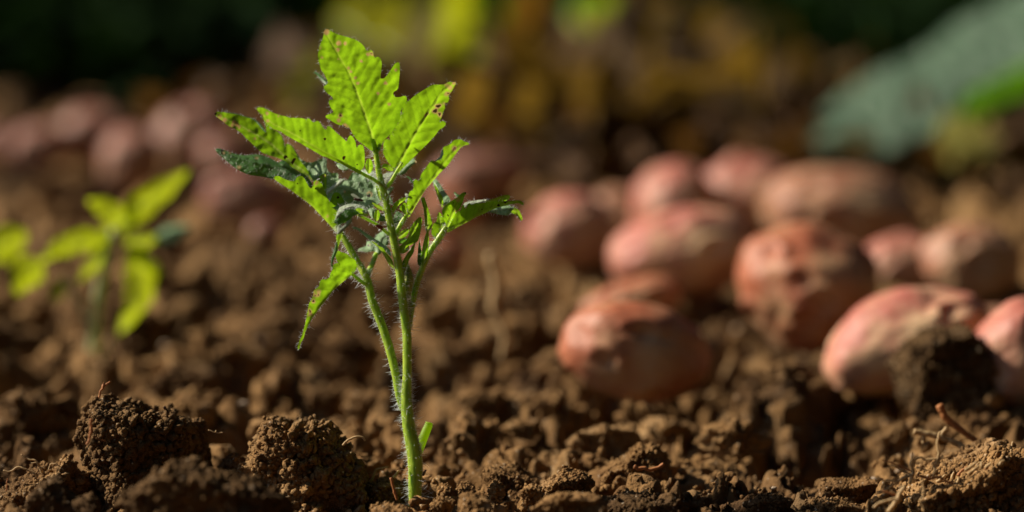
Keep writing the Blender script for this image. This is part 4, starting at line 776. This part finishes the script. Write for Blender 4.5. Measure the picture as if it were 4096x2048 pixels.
N_out = T7([(110, 745), (150, 660), (200, 570), (250, 470), (300, 460), (320, 380), (345, 390), (350, 430), (375, 430), (390, 370), (420, 360), (440, 390), (500, 355), (545, 370), (640, 345), (720, 335), (800, 345), (870, 340), (960, 330), (1060, 325), (1100, 350), (1112, 382), (1090, 388), (1050, 360), (960, 372), (870, 397), (760, 422), (680, 460), (600, 500), (500, 540), (420, 590), (330, 632), (240, 682), (160, 730)])
lf([dict(out=N_out, mid=T7([(115, 740), (240, 670), (400, 590), (600, 480), (800, 390), (1000, 345), (1100, 360)]), base=T7([(115, 740)])[0], D=D0 - .006, a=.05, b=-.30, cup=.03, wr=.0010, lat=38, roll=.0010, hair=.8, spots=sp(T7, [(785, 382, 5, -1), (580, 447, 3, -1), (870, 340, 7, -1), (885, 342, 4, -1)])),
    dict(out=T7([(590, 350), (660, 320), (750, 295), (830, 268), (890, 252), (940, 268), (920, 312), (860, 345), (720, 352)]), mid=T7([(600, 350), (760, 320), (930, 270)]), base=T7([(600, 350)])[0], D=D0 + .010, a=.1, b=-.2, wr=.0009, lat=30, step=5, hair=1),
    dict(out=T7([(330, 365), (400, 340), (520, 322), (640, 312), (690, 315), (600, 355), (500, 375), (420, 405), (350, 430)]), mid=T7([(350, 400), (650, 325)]), base=T7([(350, 400)])[0], D=D0 + .012, a=-.1, b=.9, mi=1, wr=.0010, lat=22, step=5, hair=1)], [LIME, WHITE])
lf([dict(out=T7([(650, 478), (700, 452), (760, 420), (850, 393), (930, 393), (1000, 420), (950, 470), (940, 500), (895, 525), (820, 512), (730, 495)]), mid=T7([(660, 475), (800, 450), (960, 430)]), base=T7([(660, 478)])[0], D=D0 + .008, a=.1, b=1.0, wr=.0014, lat=24, step=5, hair=1),
    dict(out=T7([(930, 420), (990, 412), (1050, 455), (1085, 520), (1097, 570), (1078, 597), (1052, 562), (1020, 510), (960, 492), (935, 470)]), mid=T7([(940, 440), (1030, 480), (1080, 590)]), base=T7([(935, 450)])[0], D=D0 + .017, a=.1, b=-.2, mi=1, wr=.0008, lat=24, step=5, hair=1)], [FUZZ, LIME])
lf([dict(out=T7([(205, 225), (225, 215), (250, 245), (285, 250), (275, 290), (245, 285)]), mid=T7([(270, 285), (215, 220)]), base=T7([(270, 290)])[0], D=D0 + .014, a=-.2, b=.9, wr=.0003, step=4, lat=18, hair=1)], [DARKL])
lf([dict(out=T6([(580, 400), (620, 370), (680, 440), (740, 540), (820, 640), (785, 680), (725, 720), (715, 745), (680, 650), (640, 560), (600, 460)]), mid=T6([(715, 740), (680, 560), (600, 400)]), base=T6([(720, 760)])[0], D=D0 + .012, a=-.35, b=.8, wr=.0012, lat=26, step=5, hair=1.2),
    dict(out=T6([(590, 420), (640, 480), (690, 580), (712, 600), (725, 720), (700, 750), (665, 660), (630, 560)]), mid=T6([(710, 740), (600, 430)]), base=T6([(720, 760)])[0], D=D0 + .010, a=.4, b=-.1, mi=1, wr=.0004, lat=26, step=5, hair=1.0)], [FUZZ, MIDG])
lf([dict(out=T6([(430, 620), (470, 598), (500, 680), (535, 790), (560, 880), (580, 940), (560, 1020), (530, 1060), (490, 1050), (480, 900), (468, 760), (445, 680)]), mid=T6([(520, 1050), (500, 850), (450, 620)]), base=T6([(530, 1060)])[0], D=D0 + .010, a=.4, b=-.05, cup=.3, wr=.0010, lat=26, step=5, hair=1.2)], [MIDG])
P_out = T3([(1215, 882), (1200, 870), (1150, 855), (1110, 830), (1060, 825), (1010, 845), (970, 890), (930, 910), (880, 925), (870, 960), (885, 1010), (860, 1070), (800, 1100), (770, 1115), (730, 1100), (700, 1130), (660, 1190), (620, 1240), (590, 1288)]) + T6([(405, 400), (360, 375), (335, 400), (335, 490), (320, 520), (290, 530), (265, 590), (250, 680), (250, 740), (265, 800), (240, 862), (265, 868), (300, 840), (350, 740), (400, 660), (440, 590), (490, 510), (560, 430), (620, 360), (680, 290), (760, 220), (820, 140), (860, 80), (908, 12)]) + T3([(1110, 930), (1160, 905), (1200, 900)])
lf([dict(out=P_out, mid=T6([(250, 862), (320, 770), (400, 640), (520, 460), (650, 280), (810, 60)]) + T3([(1080, 930), (1190, 890)]), base=T6([(250, 862)])[0], D=D0 + .009, a=.38, b=-.12, cup=.03, wr=.0010, lat=40, roll=.0016, hair=1.2, holes=ho(T3, [(1020, 945, 8, .45, -.9)]), spots=sp(T3, [(1100, 925, 6, .8), (1210, 885, 7, -1), (1020, 948, 12, .7)])),
    dict(out=T3([(885, 1005), (870, 960), (880, 930), (866, 960), (850, 1000), (835, 1050), (800, 1085), (770, 1112), (800, 1104), (862, 1074)]), mid=T3([(780, 1110), (870, 940)]), base=T3([(780, 1110)])[0], D=D0 + .003, a=-.4, b=.8, mi=1, wr=.0006, lat=20, step=5)], [LIME, WHITE])
for o_, m_, M_, D_ in [([(50, 765), (70, 700), (120, 660), (200, 610), (245, 608), (222, 650), (150, 700), (100, 780), (65, 832)], [(60, 820), (120, 700), (240, 612)], LIME, .001),
                       ([(145, 750), (200, 680), (245, 678), (247, 780), (252, 850), (205, 805)], [(248, 845), (200, 720)], LIME, .003),
                       ([(220, 570), (250, 555), (270, 575), (262, 630), (245, 680), (225, 660), (245, 610)], [(245, 670), (240, 570)], WHITE, .006),
                       ([(100, 790), (150, 790), (210, 850), (200, 880), (160, 850), (110, 820)], [(205, 870), (110, 800)], DARKL, .006),
                       ([(75, 850), (110, 800), (170, 850), (210, 900), (190, 960), (140, 1000), (110, 1040), (80, 960)], [(120, 1020), (110, 820)], DARKL, .012),
                       ([(235, 345), (262, 335), (300, 360), (330, 405), (335, 440), (300, 400), (265, 358)], [(330, 430), (240, 345)], DARKL, .010)]:
    lf([dict(out=T6(o_), mid=T6(m_), base=T6(m_)[0], D=D0 + D_, a=.3 if M_ is LIME else -.3, b=-.2 if M_ is LIME else .8, wr=.0004, step=4.5, lat=20, hair=.8)], [M_])
# young leaves around the crown
lf([dict(out=U2([(400, 232), (450, 177), (478, 175), (486, 215), (475, 300), (458, 380), (442, 430), (400, 450), (330, 480), (290, 530), (255, 550), (248, 500), (285, 450), (320, 420), (355, 350), (358, 295)]), mid=U2([(262, 540), (360, 380), (465, 185)]), base=U2([(262, 545)])[0], D=D0 + .001, a=.3, b=-.15, cup=.15, wr=.0008, lat=26, step=5, hair=.8),
    dict(out=U2([(238, 350), (300, 300), (345, 292), (355, 320), (320, 380), (270, 395), (240, 400)]), mid=U2([(240, 390), (345, 300)]), base=U2([(240, 395)])[0], D=D0 + .003, a=.3, b=-.1, wr=.0006, lat=20, step=4.5, hair=.6),
    dict(out=U2([(238, 420), (280, 395), (330, 385), (325, 420), (290, 450), (245, 455)]), mid=U2([(240, 440), (325, 395)]), base=U2([(240, 440)])[0], D=D0 + .004, a=.3, b=-.1, wr=.0006, mi=1, lat=20, step=4.5, hair=.6),
    dict(out=U2([(242, 480), (300, 450), (350, 470), (355, 510), (320, 540), (262, 560)]), mid=U2([(250, 550), (350, 480)]), base=U2([(250, 550)])[0], D=D0 + .005, a=.3, b=-.1, wr=.0006, lat=20, step=4.5, hair=.6)], [MIDG, DARKL])
lf([dict(out=U2([(278, 650), (300, 600), (340, 550), (380, 485), (418, 440), (405, 500), (402, 530), (382, 572), (350, 612), (332, 680), (300, 745), (286, 750), (285, 700)]), mid=U2([(290, 745), (330, 600), (412, 445)]), base=U2([(290, 755)])[0], D=D0 + .0, a=.3, b=-.2, cup=.2, wr=.0006, lat=24, step=5, hair=.9),
    dict(out=U2([(300, 600), (340, 540), (380, 478), (412, 440), (418, 442), (395, 500), (350, 565)]), mid=U2([(300, 600), (415, 441)]), base=U2([(300, 600)])[0], D=D0 - .001, a=-.3, b=.8, mi=1, wr=.0003, lat=24, step=5, hair=.9)], [LIME, WHITE])
lf([dict(out=U2([(480, 560), (490, 480), (518, 360), (543, 305), (554, 330), (555, 440), (545, 560), (522, 650), (500, 690), (482, 660)]), mid=U2([(500, 690), (515, 500), (543, 310)]), base=U2([(500, 695)])[0], D=D0 + .003, a=.35, b=-.1, cup=.25, wr=.0006, lat=26, step=5, hair=.7),
    dict(out=U2([(435, 650), (440, 540), (455, 400), (470, 470), (488, 570), (478, 690), (455, 680)]), mid=U2([(470, 685), (460, 410)]), base=U2([(472, 690)])[0], D=D0 + .005, a=.35, b=-.1, cup=.2, mi=1, wr=.0006, lat=26, step=5, hair=.7)], [MIDG, DARKL])
def bud():
    S = np.array([W(*U2([(x, y)])[0], D0 + .003) for x, y in [(350, 1010), (340, 960), (342, 900), (348, 840), (350, 780), (345, 720), (342, 665)]]); R = np.array([6, 14, 18, 20, 18, 11, 2.]) * D0 / FPX
    k = 40; V, F = tube(spline(S, k), spline(np.stack([R] * 3, -1), k)[:, 0].clip(.0001), 20, .22, 77); mb = MB(); mb.add(V, F)
    rs = np.random.default_rng(5); ix = rs.integers(0, len(V) - 2, 130); c = V.mean(0); d = V[ix] - c; d[:, 2] *= .2; hv, hf = hairs(V[ix], d, rs.uniform(.0006, .0022, 130), .00005, rs); mb.add(hv, hf, 1)
    mb.build("bud", [STEMB, HAIR], SEED)
bud()

# ------------------------------------------------------------------ insects
def blob(c, r, ax, seed, sq=.6):
    U, F = ico(4); V = U * np.array([r, r * sq, r * sq]) * (1 + .08 * fbm(U * 3, 2, seed))[:, None]
    c_, s_ = math.cos(ax), math.sin(ax); return np.stack([V[:, 0] * c_ - V[:, 2] * s_, V[:, 1], V[:, 0] * s_ + V[:, 2] * c_], -1) + c, F
def gnat():
    c = W(*U3([(1010, 1068)])[0], D0 - .012); e = empty("gnat", tuple(c), "tiny winged gnat resting above the woolly curled leaf", "insect")
    mb = MB()
    for (x, y, r) in [(1050, 1075, .0009), (1005, 1068, .0012), (965, 1058, .0010)]: mb.add(*blob(W(*U3([(x, y)])[0], D0 - .012), r, -.15, int(x)))
    mb.build("body", [BUG], e)
    mb = MB(); O = np.array([W(*U3([p])[0], D0 - .013) for p in [(1040, 1050), (980, 1045), (900, 1010), (872, 985), (880, 965), (920, 962), (980, 1000)]])
    cc = O.mean(0); V = np.vstack([O, cc]); n_ = len(O); mb.add(V, np.array([[i, (i + 1) % n_, n_] for i in range(n_)])); mb.build("wing", [WING], e)
    for pts in [[(950, 1070), (925, 1100), (935, 1130)], [(985, 1085), (968, 1120), (975, 1140)], [(1060, 1080), (1095, 1090), (1090, 1140)]]:
        V, F = tube(spline([W(*p, D0 - .012) for p in U3(pts)], 10), .00008, 5); mb = MB(); mb.add(V, F); mb.build("leg", [BUG], e)
gnat()
mb = MB(); mb.add(*blob(W(*U1([(1020, 545)])[0], D0 - .002), .0016, -.5, 3, .5)); mb.add(*blob(W(*U1([(1060, 585)])[0], D0 - .002), .0006, -.5, 4, .7)); tag(mb.build("aphid", [APH]), "dark red aphid clinging to the curled leaf's stalk", "insect")
mb = MB(); mb.add(*blob(W(1697, 1890, D0), .0008, .9, 5, .6)); mb.add(*blob(W(1702, 1882, D0), .0005, .3, 6, .8)); mb.add(*blob(W(1693, 1899, D0), .0006, .3, 6, .8)); tag(mb.build("beetle", [BUG]), "tiny black beetle on the right side of the stem near the soil", "insect")

# ------------------------------------------------------------------ blurred seedlings behind
WEED = leaf_mat("leaf_weed_yellow_green", (.18, .26, .03), (.46, .56, .012), .66, bumpd=.001)
def simple_leaf(name, pts, wpx, D, mat, parent, a=.3, b=-.2, wr=.002, step=16, cup=.2):
    """broad leaf along a px spine"""
    S = spline(np.array([(x, y, 0) for x, y in pts]), 14)[:, :2]; T = np.gradient(S, axis=0); T /= np.linalg.norm(T, axis=1)[:, None]; N_ = np.stack([-T[:, 1], T[:, 0]], -1)
    t = np.linspace(0, 1, 14); hw = wpx / 2 * (np.sin(np.pi * t ** .75)) ** .8 * (1 + .12 * np.sin(t * 22)); hw[0] = hw[-1] = 1
    out = np.vstack([S + N_ * hw[:, None], (S - N_ * hw[:, None])[::-1]])
    mb = MB(); leaf(mb, [tuple(p) for p in out], [tuple(p) for p in S], tuple(S[0]), D, a, b, cup=cup, wr=wr, step=step, roll=.001, hair=0, lat=60)
    o = mb.build(name, [mat], parent, "vein"); at = o.data.attributes.new("spot", 'FLOAT', 'POINT'); return o
def tube_part(name, pts, r0, r1, D, mat, parent):
    S = spline(np.array([W(p[0], p[1], D + (p[2] if len(p) > 2 else 0)) for p in pts]), 24); V, F = tube(S, np.linspace(r0, r1, 24), 10, .1, 3); mb = MB(); mb.add(V, F); return mb.build(name, [mat], parent)
STEMW = plain("stem_pale_green", (.42, .46, .28), .5, .45, (.5, .55, .2))
Dw = Dg(1470) + .04
wd = empty("weed_seedling", tuple(W(370, 1470, Dw)), "blurred bright green seedling with pale stem growing among the back potatoes", "seedling")
tube_part("stem", [(365, 1480), (375, 1350), (395, 1165), (430, 1040), (460, 920)], .0030, .0022, Dw, STEMW, wd)
for pts, w_ in [([(480, 910), (560, 830), (660, 750), (760, 675)], 120), ([(500, 900), (430, 840), (350, 800)], 110), ([(455, 960), (350, 960), (240, 990), (160, 1050)], 110), ([(160, 1040), (110, 1090), (60, 1180)], 150), ([(480, 950), (560, 960), (640, 950)], 90), ([(520, 980), (560, 1080), (550, 1200), (470, 1340)], 150), ([(440, 900), (400, 1000), (420, 1120)], 80), ([(250, 1110), (230, 1170), (215, 1210)], 70), ([(470, 930), (520, 870), (545, 800)], 60), ([(450, 1000), (370, 1060), (310, 1130)], 60), ([(520, 1010), (600, 1050), (650, 1110)], 55)]:
    simple_leaf("leaf", pts, w_ * .86, Dw, WEED, wd)
simple_leaf("leaf", [(620, 955), (690, 935), (765, 905)], 70, Dw, FUZZ, wd, -.1, .9)["label"] = "pale grey leaf tip"
tube_part("leaf_stalk", [(250, 1110), (300, 1180), (360, 1300)], .0010, .0014, Dw, STEMW, wd)
tube_part("leaf_stalk", [(455, 1340), (420, 1400), (385, 1455)], .0014, .0018, Dw, STEMW, wd)
Dv = Dg(1380) + .03
w2 = empty("weed_seedling", tuple(W(-60, 1380, Dv)), "cropped yellow-green seedling at the picture's left edge", "seedling")
tube_part("stem", [(-60, 1390), (-50, 1200), (-40, 980)], .0028, .002, Dv, STEM, w2)
simple_leaf("leaf", [(-50, 1010), (20, 970), (110, 930)], 165, Dv, WEED, w2)
simple_leaf("leaf", [(-50, 1000), (-130, 950), (-200, 930)], 130, Dv, WEED, w2)

# ------------------------------------------------------------------ big leaf at upper right
Db = 1.97
bl = empty("broad_leaf_plant", tuple(W(4420, 900, 1.84)), "plant with long grey-green leaf reaching in over the potatoes from the right", "plant")
mb = MB()
LEAFB = leaf_mat("leaf_broad_glaucous", (.085, .18, .105), (.10, .34, .02), .25, .15, .36, vein=(.2, .3, .08), spec=.6, bumpd=.002)
leaf(mb, [(3235, 545), (3270, 470), (3330, 405), (3400, 350), (3519, 275), (3638, 230), (3718, 183), (3837, 80), (3956, 20), (4150, -80), (4350, -90), (4450, 80), (4420, 250), (4300, 340), (4100, 400), (3950, 440), (3830, 470), (3740, 520), (3610, 580), (3460, 632), (3350, 640), (3270, 600)],
     [(4440, 120), (4200, 200), (4000, 290), (3830, 380), (3600, 460), (3400, 530), (3240, 580)], (4440, 120), Db, -.25, .65, cup=.75, cup2=-.2, wr=.009, step=14, roll=.002, hair=0, lat=90)
leaf(mb, [(3800, 490), (3950, 445), (4100, 405), (4300, 345), (4430, 255), (4445, 140), (4200, 215), (4000, 305), (3860, 380)], [(4440, 145), (4200, 218), (4000, 308), (3830, 400)], (4440, 140), Db - .02, .2, -.3, mi=1, cup=.1, wr=.003, step=14, roll=.001, hair=0, lat=90)
GRN0 = leaf_mat("leaf_broad_underside", (.03, .10, .01), (.13, .34, .008), .5)
OLIVE0 = leaf_mat("leaf_olive_pale", (.30, .30, .11), (.46, .44, .12), .5)
o = mb.build("leaf", [LEAFB, GRN0], bl, "vein"); o.data.attributes.new("spot", 'FLOAT', 'POINT')
simple_leaf("leaf", [(3770, 470), (3860, 560), (3960, 640), (4050, 700)], 240, Db - .03, OLIVE0, bl, .25, -.2, cup=.1)["label"] = "small yellow-green lower leaf"
tube_part("stem", [(4430, 960, .1), (4440, 600, .06), (4440, 110, 0)], .006, .004, Db, STEM, bl)

# ------------------------------------------------------------------ vegetation behind
def bg_leaf_mat(n, u, t, tw): return leaf_mat(n, u, t, tw, .05, .55, bumpd=.002)
OLIVE = bg_leaf_mat("leaf_olive", (.17, .19, .03), (.44, .44, .02), .5); YEL = bg_leaf_mat("leaf_yellow_green", (.22, .27, .02), (.52, .58, .01), .55)
BRN = bg_leaf_mat("leaf_withered_brown", (.30, .14, .03), (.42, .20, .02), .4); TAN = bg_leaf_mat("leaf_dry_tan", (.30, .27, .15), (.36, .32, .12), .35); GRN = bg_leaf_mat("leaf_deep_green", (.03, .13, .02), (.06, .38, .01), .5)
DKR = bg_leaf_mat("leaf_dark_red_brown", (.09, .03, .015), (.10, .03, .01), .3)
DK = leaf_mat("leaf_shade_green", (.010, .026, .008), (.016, .045, .006), .2, 0, .9, vein=(.02, .04, .01), bumpd=.001, spec=.04)  # foliage coloured near black so it stays dark even in sun
BARK = plain("bark_dark", (.05, .036, .022), .9, spec=.1); WOODP = plain("weathered_wood", (.055, .045, .042), .9, spec=.1)
def bg_plant(name, bx, by, D, label, cat, items, group=None, seed=0):
    """items: (px, py, length px, width px, angle deg, material, depth offset)"""
    e = empty(name, tuple(W(bx, by, D)), label, cat, group); rq = random.Random(seed); bd = D
    mb = MB()
    for (x, y, l, w_, an, mt, dz) in items:
        a_ = math.radians(an); c_, s_ = math.cos(a_), math.sin(a_)
        pts = [(x - c_ * l / 2, y + s_ * l / 2), (x + rq.uniform(-.06, .06) * l, y + rq.uniform(-.08, .04) * l), (x + c_ * l / 2, y - s_ * l / 2)]
        simple_leaf("leaf", pts, w_, D + dz, mt, e, rq.uniform(.1, .5), rq.uniform(-.5, -.1), .006, 22)
        p0 = pts[0]; S = spline(np.array([W(bx, by, D), W((bx * .6 + p0[0] * .4), (by + p0[1]) / 2, D + dz * .4), W(p0[0], p0[1], D + dz)]), 16)
        V, F = tube(S, np.linspace(.005, .0022, 16), 8, .1, 1); mb.add(V, F)
    mb.build("stem", [BARK if name == "withered_plant" else STEMB], e); return e
GB = "leafy plants behind the potatoes"
bg_plant("potato_plant", 1720, 330, 2.25, "sunlit olive-green plant above the seedling's right leaves", "plant",
         [(1560, 120, 330, 150, 70, OLIVE, .1), (1680, 130, 320, 150, 60, TAN, .05), (1830, 60, 360, 170, 80, YEL, .1), (1900, 210, 380, 170, 35, YEL, 0), (1760, 260, 260, 120, 20, YEL, .1), (1980, 130, 300, 120, 70, GRN, .2), (2020, 290, 260, 130, 60, BRN, .1), (1930, 360, 300, 130, 25, OLIVE, .05), (2100, 20, 260, 130, 60, BRN, .15), (1440, 40, 220, 110, 30, OLIVE, .15), (1520, 60, 260, 120, 50, OLIVE, .0), (2080, 130, 330, 130, 75, BRN, .0), (1960, 450, 280, 120, 60, BRN, .0), (1640, 300, 300, 130, 50, OLIVE, .02), (2120, 250, 260, 90, 80, DKR, .0)], GB, 1)
bg_plant("potato_plant", 1320, 400, 2.27, "dim olive plant behind the seedling's top leaf", "plant",
         [(1210, 300, 200, 110, 60, OLIVE, .0), (1280, 420, 190, 90, 30, BRN, .02), (1200, 420, 140, 80, 100, OLIVE, .05), (1340, 200, 180, 90, 60, GRN, .1)], GB, 2)
bg_plant("potato_plant", 2560, 420, 2.27, "bright yellow-green plant at the top middle of the picture", "plant",
         [(2430, 100, 300, 150, -30, YEL, 0), (2550, 160, 280, 150, -25, YEL, .05), (2370, 20, 200, 110, 20, GRN, .1), (2760, 470, 300, 130, 10, BRN, .05), (2640, 60, 220, 110, 60, BRN, .12), (2850, 380, 260, 120, 70, BRN, .0), (2540, 250, 260, 120, -20, OLIVE, .0), (2760, 260, 240, 150, 40, TAN, -.02), (2680, 230, 240, 130, -40, TAN, .05), (2720, 330, 260, 130, 30, TAN, .0), (2640, 330, 260, 110, -10, OLIVE, .1), (2810, 200, 220, 100, 70, BRN, .1), (2300, 150, 220, 90, 70, GRN, .25)], GB, 3)
bg_plant("withered_plant", 2420, 760, 2.3, "withered brown plant standing behind the leftmost potato of the heap", "plant",
         [(2390, 620, 230, 90, 80, BRN, .0), (2450, 520, 200, 80, 60, BRN, .1), (2590, 440, 240, 100, 30, BRN, .2), (2800, 440, 260, 110, 20, BRN, .25), (2340, 720, 140, 70, 70, TAN, .0), (2530, 650, 150, 70, 100, BRN, .02)], GB, 4)
bg_plant("withered_plant", 3680, 700, 2.2, "withered brown plant behind the big grey-green leaf", "plant",
         [(3480, 160, 260, 90, 80, BRN, .3), (3560, 60, 200, 90, 60, BRN, .3), (3760, 720, 160, 90, 50, BRN, -.05), (3560, 300, 160, 60, 70, OLIVE, .2)], GB, 5)
bg_plant("green_tuft", 660, 500, 2.45, "deep green tuft glowing beside the largest pale potato", "plant",
         [(640, 430, 200, 110, 75, GRN, 0), (700, 480, 160, 100, 45, GRN, .03), (600, 490, 130, 90, 110, GRN, .0), (670, 400, 140, 80, 60, GRN, .05)], GB, 6)
tube_part_ = tube_part
post = MB(); pS = np.array([W(455, 450, 2.6), W(450, 200, 2.62) , W(445, -700, 2.66)])
V, F = tube(spline(pS, 40), .024, 9, .10, 8); post.add(V, F); tag(post.build("wooden_stake", [WOODP]), "dim grey wooden stake in the shade at the back left", "stake")

def hedge(name, x0, x1, y0, y1, h, n, sz, mat, label, seed, parentgroup=None, zb=0):
    """dense bush: stems and thousands of small bent leaves through its volume"""
    e = empty(name, ((x0 + x1) / 2, (y0 + y1) / 2, 0), label, "hedge", parentgroup)
    g = np.random.default_rng(seed); C = np.stack([g.uniform(x0, x1, n), g.uniform(y0, y1, n), g.random(n) ** .8 * h], -1)
    C[:, :2] += .06 * g.normal(size=(n, 2)); C[:, 2] *= 1 + .22 * fbm(np.stack([C[:, 0] * 3, C[:, 1] * 3, 0 * C[:, 0]], -1), 3, seed)
    kp = fbm(C * 6, 2, seed + 3) > -.32; C = C[kp]; n = len(C)
    d = g.normal(size=(n, 3)); d /= np.linalg.norm(d, axis=1)[:, None]; s_ = np.cross(d, g.normal(size=(n, 3))); s_ /= np.linalg.norm(s_, axis=1)[:, None]; nn = np.cross(d, s_); L = sz * g.uniform(.6, 1.3, n)[:, None]
    V = np.stack([C, C + d * L * .4 + s_ * L * .28 + nn * L * .06, C + d * L, C + d * L * .4 - s_ * L * .28 + nn * L * .06], 1).reshape(-1, 3)
    F = np.array([[0, 1, 2], [0, 2, 3]])[None] + 4 * np.arange(n)[:, None, None]
    mb = MB(); mb.add(V, F.reshape(-1, 3)); o = mb.build("foliage", [mat], e, "vein"); o.data.attributes.new("spot", 'FLOAT', 'POINT')
    for _ in range(8):
        mb = MB()
        p = np.array([g.uniform(x0, x1), g.uniform(y0, y1), 0]); V, F = tube(spline([p, p + [g.normal() * .05, g.normal() * .05, h * .5], p + [g.normal() * .1, g.normal() * .1, h * .9]], 12), np.linspace(.012, .004, 12), 7, .1, 2); mb.add(V, F); mb.build("trunk", [BARK], e)
    return e
hedge("hedge", -2.6, 2.6, 3.7, 4.6, 3.0, 45000, .10, DK, "dark dense hedge closing the back of the garden, raised to block sky light", 1)  # backdrop hedge made tall to block light from the sky
hedge("hedge", 1.15, 1.75, -.6, 3.7, 1.9, 26000, .09, DK, "unseen dark hedge added along the right side of the bed to block sky light", 7)  # unseen, added to cut sky fill from the right
hedge("hedge", -2.8, -.98, 2.6, 3.6, .5, 12000, .05, DK, "dark bushy hedge added out of view at the back left to shade the bed", 2)  # out of view, added to cast shade over the back of the bed
hedge("low_shade_shrub", -.66, -.30, 2.40, 3.3, .10, 6000, .04, DK, "low shrub added dark for shade behind the back potatoes", 3)  # added shrubs, dark leaves standing in for shade on the back soil
hedge("low_shade_shrub", -.30, .26, 2.66, 3.4, .09, 7000, .045, DK, "low shrub added dark for shade behind the sunlit leafy plants", 4)
hedge("low_shade_shrub", .30, .85, 2.16, 3.3, .11, 10000, .04, DK, "low shrub added black-green for shade behind the heap of potatoes", 5)

DKB = bg_leaf_mat("leaf_litter_brown", (.14, .065, .02), (.16, .075, .015), .3)
hedge("withered_ground_cover", -.14, .60, 1.98, 2.45, .035, 3500, .035, DKB, "low withered brown growth between the potatoes and the dark shrubs", 6)

# blurred clods in the middle distance
gc = random.Random(12); placed = []
for k in range(400):
    px_, py_ = gc.uniform(-40, 4136), gc.uniform(1180, 1900); rp = gc.uniform(45, 150) * (.55 + .45 * (py_ - 1100) / 800)
    if py_ > 1740 and px_ < 900: continue
    if any(abs(px_ - a) < (rp + c) * .8 and abs(py_ - b) < (rp + c) * .6 for a, b, c in placed): continue
    if px_ > 2180 and py_ < 1450 and not (2900 < px_ < 3150 and py_ > 1380): continue
    if px_ > 2250 and px_ < 2850 and py_ < 1660 or (px_ > 3250 and py_ < 1640) or abs(px_ - 1650) < rp + 60: continue
    if px_ > 3650 and py_ > 1720: continue
    placed.append((px_, py_, rp))
    if len(placed) > 46: break
for k, (px_, py_, rp) in enumerate(placed):
    n_ = 14; rr_ = [rp * (1 + .28 * gc.uniform(-1, 1)) for _ in range(n_)]; sq = gc.uniform(.6, .95); tl = gc.uniform(-.5, .5)
    pol = [(px_ + r_ * math.cos(6.283 * i / n_ + tl) * 1.15, py_ - rp * .45 + r_ * sq * math.sin(6.283 * i / n_ + tl)) for i, r_ in enumerate(rr_)]
    Dm = Dg(py_)
    clod("soil_clod", pol, Dm, rp * Dm / FPX * 1.0, "blurred brown clod lying loose between the sharp front clods and the potatoes", gc.choice([SOIL, SOIL, SOIL_R]), 6, 260, 100 + k, group="loose blurred clods in the middle distance")

# tree added unseen behind the camera; its crown blocks the open sky over the bed
def shade_tree():
    e = empty("blocker_tree", (1.9, -2.0, 0), "unseen crown and trunk added high over the bed to block the sky", "blocker_tree")
    V, F = tube(spline(np.array([[1.9, -2.0, -.05], [1.85, -1.9, 1.0], [1.7, -1.6, 2.0], [1.2, -1.0, 3.0]]), 30), np.linspace(.16, .07, 30), 14, .12, 3); mb = MB(); mb.add(V, F)
    rs = np.random.default_rng(2)
    for k in range(12):
        p0 = np.array([1.7 - .05 * k, -1.6 + .05 * k, 2.0 + .08 * k]); p1 = p0 + [rs.normal() * 1.0 - .5, rs.normal() * 1.0 + .5, .7]
        V, F = tube(spline([p0, (p0 + p1) / 2 + [0, 0, .15], p1], 12), np.linspace(.05, .012, 12), 7, .1, k); mb.add(V, F)
    mb.build("trunk", [BARK], e)
    n = 26000; U = rs.normal(size=(n, 3)); U /= np.linalg.norm(U, axis=1)[:, None]; R = rs.random(n)[:, None] ** .4
    C = np.array([.9, -.9, 3.3]) + U * R * np.array([2.6, 2.6, .75]); kp = fbm(C * 1.8, 2, 5) > -.25; C = C[kp]; n = len(C)
    d = rs.normal(size=(n, 3)); d[:, 2] *= .4; d /= np.linalg.norm(d, axis=1)[:, None]; s_ = np.cross(d, rs.normal(size=(n, 3)) * [.3, .3, 1]); s_ /= np.linalg.norm(s_, axis=1)[:, None]; nn = np.cross(d, s_); L = .13 * rs.uniform(.6, 1.3, n)[:, None]
    V = np.stack([C, C + d * L * .4 + s_ * L * .3 + nn * L * .06, C + d * L, C + d * L * .4 - s_ * L * .3 + nn * L * .06], 1).reshape(-1, 3)
    F = (np.array([[0, 1, 2], [0, 2, 3]])[None] + 4 * np.arange(n)[:, None, None]).reshape(-1, 3)
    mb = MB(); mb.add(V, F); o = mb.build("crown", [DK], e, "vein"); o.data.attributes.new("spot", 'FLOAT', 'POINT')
shade_tree()
hedge("hedge", -2.2, 2.2, -2.2, -1.5, 2.4, 30000, .09, DK, "unseen dark hedge added behind the camera to block sky light", 8)  # unseen, added to keep sky light off the camera-facing sides

BRG = bg_leaf_mat("leaf_litter_golden_brown", (.14, .075, .02), (.20, .12, .015), .4)
hedge("withered_tuft", .04, .13, 2.0, 2.35, .055, 420, .06, BRG, "golden brown withered tuft between the heap and the yellow-green plant", 16)
hedge("withered_tuft", -.08, .02, 2.0, 2.3, .03, 160, .05, BRG, "golden brown withered tuft just right of the seedling's upper leaves", 17)
